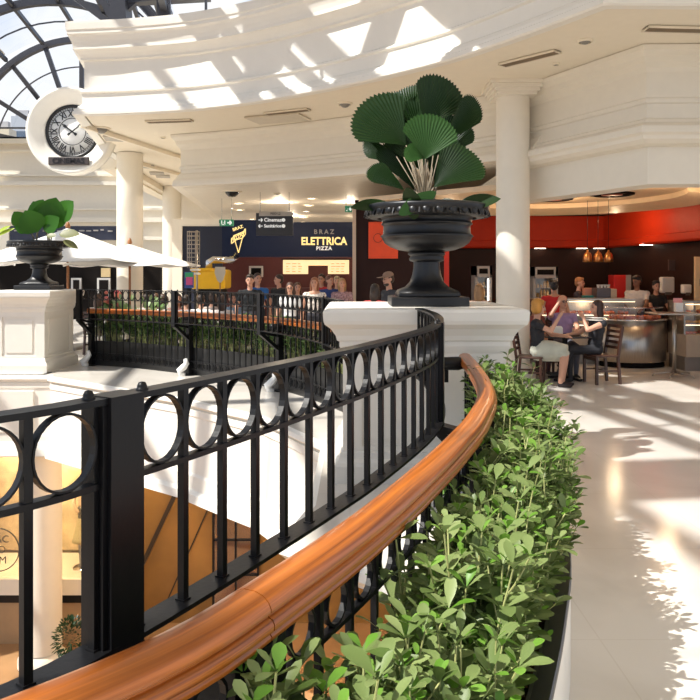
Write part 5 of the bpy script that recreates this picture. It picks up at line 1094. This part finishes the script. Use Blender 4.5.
def person(label, X, Y, rz, pose='stand', z=0.0, skin='light', top=(.5, .5, .5), bot=(.03, .03, .04), hair=(.03, .02, .015), style='short', sleeve='short', LH=None, RH=None, H=1.70, turn=0.0, nod=0.0, lean=0.0, vox=.016, shoe=(.02, .02, .02), skirt=False, cap=None, glasses=False, pat=None, beard=False, crossed=False, wide=1.0, group=None, poleL=(.6, .5, -.6), poleR=(-.6, .5, -.6), beret=None, bare=False):
    o = thing('person', label, 'person', (X, Y, z), rz, group); s = H/1.70; P = []
    def C(a, b, ra, rb, tg): P.append(('c', Vector(a)*s, Vector(b)*s, ra*s, rb*s, tg))
    def E(c, r, tg, M=None): P.append(('e', Vector(c)*s, tuple(q*s for q in r), M, tg))
    sit = pose == 'sit'; hz = .93 if not sit else .56; ln = Matrix.Rotation(-lean, 4, 'X'); hip = Vector((0, 0, hz))
    def up(v): return hip+(ln @ (Vector(v)))
    w = wide
    C((-.055*w, 0, hz), (.055*w, 0, hz), .115*w, .115*w, 'bot'); C(up((-.05*w, .0, .10)), up((.05*w, 0, .10)), .10*w, .10*w, 'top'); C(up((-.05*w, 0, .20)), up((.05*w, 0, .20)), .100*w, .100*w, 'top'); C(up((-.08, .0, .33)), up((.08, 0, .33)), .105*w, .105*w, 'top'); C(up((-.11, .01, .43)), up((.11, .01, .43)), .078, .078, 'top')
    E(up((0, 0, .27)), (.17*w, .11*w, .24), 'top'); C(up((0, .01, .47)), up((0, -.005, .585)), .055, .052, 'skin' )
    if bare: E(up((0, .0, .475)), (.15, .075, .055), 'skin')
    hc = up((0, -.02, .685)); HM = Matrix.Translation(hc*s) @ Matrix.Rotation(turn, 4, 'Z') @ Matrix.Rotation(nod, 4, 'X')
    def HE(c, r, tg): P.append(('h', Vector(c)*s, tuple(q*s for q in r), HM, tg))
    HE((0, .01, .025), (.078, .097, .098), 'skin'); HE((0, -.02, -.045), (.060, .070, .070), 'skin'); HE((0, -.062, -.085), (.030, .026, .024), 'skin'); HE((0, -.093, -.015), (.013, .018, .024), 'skin'); HE((0, -.085, .012), (.010, .012, .022), 'skin')
    for q in (-1, 1): HE((q*.078, .012, -.005), (.012, .022, .032), 'skin')
    for q in (-1, 1):
        sh = up((q*.185*w, .01, .435)); E(sh, (.072, .068, .066), 'top')
        T_ = (LH if q > 0 else RH); dflt = up((q*.27*w, -.05, -.07)) if not sit else Vector((q*.12, -.30, .62))
        tgt = Vector(T_) if T_ else dflt; pole = Vector(poleL if q > 0 else poleR); el, wr = ik(sh, tgt, .285, .245, pole)
        st = {'short': ('top', 'skin'), 'long': ('top', 'top'), 'none': ('skin', 'skin')}[sleeve]
        mid = sh.lerp(el, .55); C(sh, mid, .053, .047, st[0]); C(mid, el, .046, .040, 'skin' if sleeve != 'long' else 'top'); C(el, wr, .039, .026, st[1])
        d = (wr-el).normalized(); side = d.cross(Vector((0, 0, 1))); side = side.normalized() if side.length > .1 else Vector((1, 0, 0)); nrm = side.cross(d)
        pc = wr+d*.05; C(wr, pc, .026, .030, 'skin'); C(pc-side*.018, pc+side*.018, .019, .019, 'skin')
        for j, (off_, Lf_) in enumerate(((-.030, .062), (-.011, .074), (.010, .070), (.029, .055))):
            b0 = pc+d*.022+side*off_; b1 = b0+d*(Lf_*.5)-nrm*.006; b2 = b1+d*(Lf_*.42)-nrm*.018; C(b0, b1, .0095, .009, 'skin'); C(b1, b2, .009, .0075, 'skin')
        th = wr+d*.02+side*(.026*-q); C(th, th+d*.035+side*(.025*-q), .012, .010, 'skin'); C(th+d*.035+side*(.025*-q), th+d*.062+side*(.024*-q), .010, .008, 'skin')
        hp = Vector((q*.085*w, 0, hz-.01))
        if not sit: kn = Vector((q*.095, -.015, .49)); an = Vector((q*.105, .01, .085))
        else:
            kn = Vector((q*(.10 if not crossed else .03), -.43, .52+(.05 if crossed and q > 0 else 0))); an = Vector((q*.11, -.38, .085))
            if crossed and q > 0: an = Vector((-.10, -.58, .20))
        lg = 'bot' if not skirt else 'skin'; C(hp, kn, .088*w, .060, 'bot'); C(kn, kn.lerp(an, .35), .056, .056, lg); C(kn.lerp(an, .35), an, .056, .038, lg); C(an+Vector((0, .02, -.045)), an+Vector((0, -.15, -.052)), .036, .028, 'shoe')
    mb = MB()
    for p in P:
        if p[0] == 'c': capsule(mb, p[1], p[2], p[3], p[4], 12)
        elif p[0] == 'e': mb.sph(p[1], p[2], 14)
        else: mb.sph(p[1], p[2], 14, p[3])
    me = remesh(mb, vox, 2); mats = {'skin': SKINM[skin], 'top': cloth(top, pat), 'bot': cloth(bot), 'shoe': cloth(shoe)}; order = list(mats)
    for k_ in order: me.materials.append(mats[k_])
    n = len(me.polygons); cen = np.empty(n*3); me.polygons.foreach_get('center', cen); cen = cen.reshape(-1, 3); best = np.full(n, 1e9); idx = np.zeros(n, int)
    for p in P:
        if p[0] == 'c':
            a = np.array(p[1]); b = np.array(p[2]); ab = b-a; t = np.clip(((cen-a) @ ab)/max(1e-9, ab @ ab), 0, 1); dist = np.linalg.norm(cen-(a+t[:, None]*ab), axis=1)-(p[3]+(p[4]-p[3])*t)
        else:
            q = cen
            if p[0] == 'h': Mi = np.array(p[3].inverted()); q = cen @ Mi[:3, :3].T+Mi[:3, 3]
            r_ = np.array(p[2]); dist = (np.linalg.norm((q-np.array(p[1]))/r_, axis=1)-1)*r_.min()
        mk = dist < best; best[mk] = dist[mk]; idx[mk] = order.index(p[-1])
    me.polygons.foreach_set('material_index', idx.astype(np.int32)); me.update(); me.name = 'body'; b = bpy.data.objects.new('body', me); COL.objects.link(b); b.parent = o
    # hair
    HMt = mat('hair_%02d%02d%02d' % tuple(int(c*99) for c in hair), hair, .45, bump=.6, bscale=60, stretch=(1, 1, .2), var=.3)
    def he(mb, c, r): mb.sph(Vector(c)*s, tuple(q*s for q in r), 14, HM)
    if style != 'bald':
        hb = MB(); he(hb, (0, .022, .048), (.086, .098, .090)); he(hb, (0, .045, .0), (.080, .072, .085))
        if style == 'side': he(hb, (0, -.045, .09), (.066, .045, .035))
        if style == 'long':
            he(hb, (0, .055, -.10), (.092, .06, .15)); [he(hb, (q*.075, .02, -.06), (.026, .05, .12)) for q in (-1, 1)]
        if style == 'bob': he(hb, (0, .03, -.01), (.112, .098, .105)); he(hb, (0, .02, .06), (.098, .105, .095)); [he(hb, (q*.085, -.005, .0), (.035, .058, .09)) for q in (-1, 1)]; he(hb, (0, -.05, .095), (.07, .045, .035))
        if style == 'bun': he(hb, (0, .11, .06), (.045, .045, .045))
        hm = remesh(hb, .012 if vox > .012 else .008, 1); hm.materials.append(HMt); hm.name = 'hair'; h = bpy.data.objects.new('hair', hm); COL.objects.link(h); h.parent = o
    else:
        hb = MB(); he(hb, (0, .05, .0), (.083, .062, .055)); hm = remesh(hb, .012, 1); hm.materials.append(HMt); h = bpy.data.objects.new('hair', hm); COL.objects.link(h); h.parent = o
    def part(name, fn, m): m_ = MB(); fn(m_); e = m_.build(name, m, o)
    def hs(m_, c, r, n=8): m_.sph(Vector(c)*s, tuple(q*s for q in r), n, HM)
    part('eyes', lambda m_: [hs(m_, (q*.031, -.080, .012), (.013, .010, .008)) for q in (-1, 1)], EYE)
    part('eyebrows', lambda m_: [hs(m_, (q*.031, -.082, .036), (.018, .008, .004)) for q in (-1, 1)], HMt); part('mouth', lambda m_: hs(m_, (0, -.087, -.058), (.022, .008, .007)), LIP)
    if beard: part('beard', lambda m_: [hs(m_, (0, -.035, -.078), (.058, .055, .045)), hs(m_, (0, -.086, -.040), (.028, .010, .006))], HMt)
    if glasses:
        def g_(m_):
            for q in (-1, 1): pts = [HM @ (Vector((q*.033+.024*math.cos(a), -.098, .012+.018*math.sin(a)))*s) for a in np.linspace(0, 2*PI, 13)]; m_.tube(pts, .003*s, 5, caps=False); m_.tube([HM @ (Vector((q*.057, -.095, .015))*s), HM @ (Vector((q*.082, .01, .015))*s)], .003*s, 5)
            m_.tube([HM @ (Vector((-.010, -.1, .014))*s), HM @ (Vector((.010, -.1, .014))*s)], .003*s, 5)
        part('glasses', g_, BLK)
    if cap:
        def c_(m_): hs(m_, (0, .012, .068), (.092, .105, .072), 14); m_.bbox(-.06*s, .06*s, -.19*s, -.07*s, .052*s, .062*s, .004, HM)
        part('cap', c_, cloth(cap))
    if beret: part('hat', lambda m_: hs(m_, (0, .02, .10), (.085, .09, .05), 14), cloth(beret))
    if skirt:
        def s_(m_):
            if sit: m_.tube([Vector(v)*s for v in ((0, .06, .555), (0, -.05, .56), (0, -.25, .555), (0, -.46, .53))], [.15*s, .175*s, .165*s, .135*s], 18)
            else: m_.lathe([(.13*s, 1.05*s), (.17*s, .92*s), (.22*s, .60*s), (.215*s, .60*s)], 24)
        part('skirt', s_, cloth(bot, pat))
    return o
D_ = 0.009
# the three diners and the woman behind them
person('blonde woman in a dark top and pale skirt at the left of the diners table', 2.98, 11.93, R_(66), 'sit', H=1.68, skin='light', top=(.02, .02, .025), bot=(.55, .55, .45), hair=(.55, .25, .04), style='bob', sleeve='short', RH=(-.16, -.36, 1.10), LH=(.05, -.42, .80), turn=.15, vox=D_, skirt=True, poleR=(-.4, .1, -1), shoe=(.03, .02, .02))
person('grey haired man in a lilac shirt seated with his hand to his forehead', 3.72, 13.10, R_(0), 'sit', H=1.74, skin='light', top=(.32, .22, .38), bot=(.10, .10, .12), hair=(.36, .34, .32), style='bald', sleeve='short', RH=(-.13, -.20, 1.24), LH=(.10, -.42, .80), turn=.25, vox=D_, glasses=True, lean=.05, poleR=(-.8, -.6, -.8))
person('dark haired woman in a striped black top seated at the right of the diners table', 3.98, 12.20, R_(-80), 'sit', H=1.66, skin='light', top=(.018, .018, .022), bot=(.02, .02, .03), hair=(.045, .018, .012), style='long', sleeve='none', RH=(-.10, -.40, .80), LH=(.03, -.22, 1.08), turn=-.1, vox=D_, crossed=True, poleL=(.6, -.4, -.9), lean=.08)
o = bpy.context.scene.objects
person('brown haired woman half hidden beside the white column, behind the blonde woman', 3.28, 13.48, R_(15), 'sit', H=1.64, skin='tan', top=(.25, .08, .07), bot=(.1, .05, .05), hair=(.09, .03, .015), style='long', sleeve='short', turn=.6, vox=.012)
person('woman in a red strapless top standing with her back to us before the fridge', 3.85, 14.15, R_(175), 'stand', H=1.62, skin='tan', top=(.55, .02, .02), bot=(.03, .02, .02), hair=(.015, .010, .010), style='bun', sleeve='none', vox=.012, bare=True)
person('short haired orange blonde woman in a dark top leaning over the left pastry case', at(579, 0, 16.25).x, 16.25, R_(60), 'stand', H=1.66, skin='light', top=(.05, .04, .05), hair=(.42, .17, .06), style='side', sleeve='short', LH=(.18, -.40, 1.10), RH=(-.12, -.42, 1.12), vox=.014)
person('staff man in a pale shirt with dark hair standing sideways behind the curved counter', at(637, 0, 15.5).x, 15.5, R_(-30), 'stand', H=1.70, skin='dark', top=(.58, .52, .46), hair=(.02, .015, .012), style='side', sleeve='short', RH=(-.10, -.38, 1.08), LH=(.14, -.38, 1.05), turn=-.6, nod=.2, vox=.014)
person('staff woman in a black shirt and small cap facing us behind the curved counter', at(656, 0, 15.9).x, 15.9, R_(0), 'stand', H=1.58, skin='light', top=(.012, .012, .014), hair=(.02, .015, .012), style='bun', sleeve='short', LH=(.20, -.34, 1.0), RH=(-.12, -.36, 1.0), vox=.014, beret=(.03, .03, .03))
# queue in front of the pizza shop
def pq(label, x, ytop, Y, H_, rz=0.0, **kw):
    q = at(x, ytop, Y); return person(label, q.x, Y, R_(rz), 'stand', H=H_, **kw)
pq('man with short dark hair in a black polo facing us behind the far railing', 250, 0, 15.4, 1.72, 5, top=(.010, .012, .014), hair=(.03, .018, .012), style='side', sleeve='short', vox=.012, skin='light', LH=(.20, -.12, .92), turn=-.05)
pq('man in a bright blue shirt partly behind the man in the black polo', 257.5, 0, 16.4, 1.75, 25, top=(.02, .13, .42), hair=(.04, .02, .015), style='short')
pq('man in a black shirt looking left in the queue, left of the woman in white', 279, 0, 17.2, 1.72, -40, top=(.012, .012, .014), bot=(.30, .25, .18), hair=(.03, .02, .015), style='short', turn=-.5)
pq('woman with glasses in a white blouse behind the far railing', 290, 0, 15.2, 1.56, 0, top=(.70, .70, .68), hair=(.06, .03, .02), style='long', glasses=True, vox=.012, sleeve='short', skin='light', nod=.1)
pq('woman in brown mostly hidden behind the woman in the white blouse', 297.5, 0, 16.2, 1.55, 10, top=(.14, .09, .08), hair=(.10, .045, .02), style='long', sleeve='short')
pq('woman with loose reddish hair in a sleeveless light patterned top behind the far railing', 314.5, 0, 15.6, 1.66, -5, top=(.62, .56, .50), hair=(.28, .11, .05), style='long', sleeve='none', pat=True, vox=.012, bare=True)
pq('man in a red shirt and glasses at the back of the queue', 321.5, 0, 18.2, 1.73, -15, top=(.48, .03, .03), hair=(.02, .015, .01), style='short', glasses=True)
pq('man in a royal blue t shirt near the right end of the queue', 329.5, 0, 17.0, 1.70, 20, top=(.025, .06, .22), hair=(.12, .04, .02), style='short', turn=.4)
pq('blonde woman in a mauve patterned top at the right end of the queue', 342, 0, 16.6, 1.64, 10, top=(.34, .22, .24), hair=(.42, .25, .10), style='long', sleeve='short', pat=True)
pq('man with a moustache in dark clothes behind the woman in the mauve top', 337, 0, 18.0, 1.68, 0, top=(.08, .07, .08), hair=(.40, .30, .16), style='side')
pq('bearded man in a tan cap and charcoal t shirt left of the urn stem', 389, 0, 13.6, 1.76, -65, top=(.045, .045, .05), hair=(.025, .018, .014), style='short', cap=(.30, .19, .13), beard=True, glasses=True, vox=.011, skin='light', nod=.15)
pq('dark haired woman with her back to us left of the bearded man in the cap', 375, 0, 12.9, 1.56, 150, top=(.50, .05, .05), hair=(.03, .02, .018), style='long', skin='tan')
pq('person whose hair just shows over the pedestal between the urn and the white column', 479, 0, 13.2, 1.55, 160, top=(.5, .3, .2), hair=(.40, .22, .10), style='long')
# seated terrace guests behind the far railing
SEATS = [(98, 16.6, 160, 'long', (.70, .66, .62), (.10, .05, .03), 'seated guest in a cream top under the umbrella, beside the brown umbrella pole'),
         (146, 16.2, 200, 'short', (.60, .56, .52), (.05, .03, .02), 'seated guest with dark hair just right of the potted plant'),
         (156, 16.8, 150, 'long', (.16, .10, .09), (.12, .06, .03), 'seated brown haired guest before the gap between the two left columns'),
         (163, 15.6, 190, 'bob', (.82, .80, .78), (.09, .05, .03), 'seated guest in a bright white shirt just left of the second far post'),
         (178, 16.4, 20, 'long', (.45, .20, .16), (.08, .04, .03), 'seated guest in a reddish top just right of the second far post'),
         (186, 15.3, 170, 'short', (.30, .28, .30), (.03, .02, .02), 'seated guest in a grey top below the pink and blue poster'),
         (201, 15.7, 175, 'short', (.78, .75, .72), (.05, .03, .02), 'seated guest in a white shirt below the left end of the yellow oven'),
         (212, 16.9, 160, 'bob', (.50, .42, .38), (.10, .06, .04), 'seated guest in a taupe top below the yellow oven'),
         (222, 15.4, 185, 'long', (.66, .58, .54), (.07, .035, .02), 'seated long haired guest in a pale top below the pizza peel'),
         (232, 16.7, 30, 'short', (.22, .34, .48), (.06, .04, .03), 'seated guest in a light blue top left of the man in the black polo')]
for (x, Y, rz, hs_, tp, hr, lab) in SEATS:
    q = at(x, 0, Y); person(lab, q.x, Y, R_(rz), 'sit', H=1.66, top=tp, hair=hr, style=hs_, skin=random.choice(['light', 'tan']), vox=.018)
    c_ = cafe_chair('chair under the '+' '.join(lab.replace('seated ', '').split(',')[0].split()[:13]), q.x, Y, R_(rz), 'terrace chairs')
for k, (x, Y) in enumerate(((152, 17.3), (193, 16.9), (213, 15.0))):
    pass
# band stripes on the striped top
sb = [o_ for o_ in bpy.data.objects if o_.get('label', '').startswith('dark haired woman in a striped black top')][0]
m_ = MB()
for z in (1.02, 1.055): m_.lathe([(.155, 0), (.162, 0), (.162, .014), (.155, .014)], 28, M=Matrix.Translation((0, .0, z)) @ Matrix.Scale(1.28, 4, (1, 0, 0)))
e = m_.build('white_stripes', WHITE, sb)
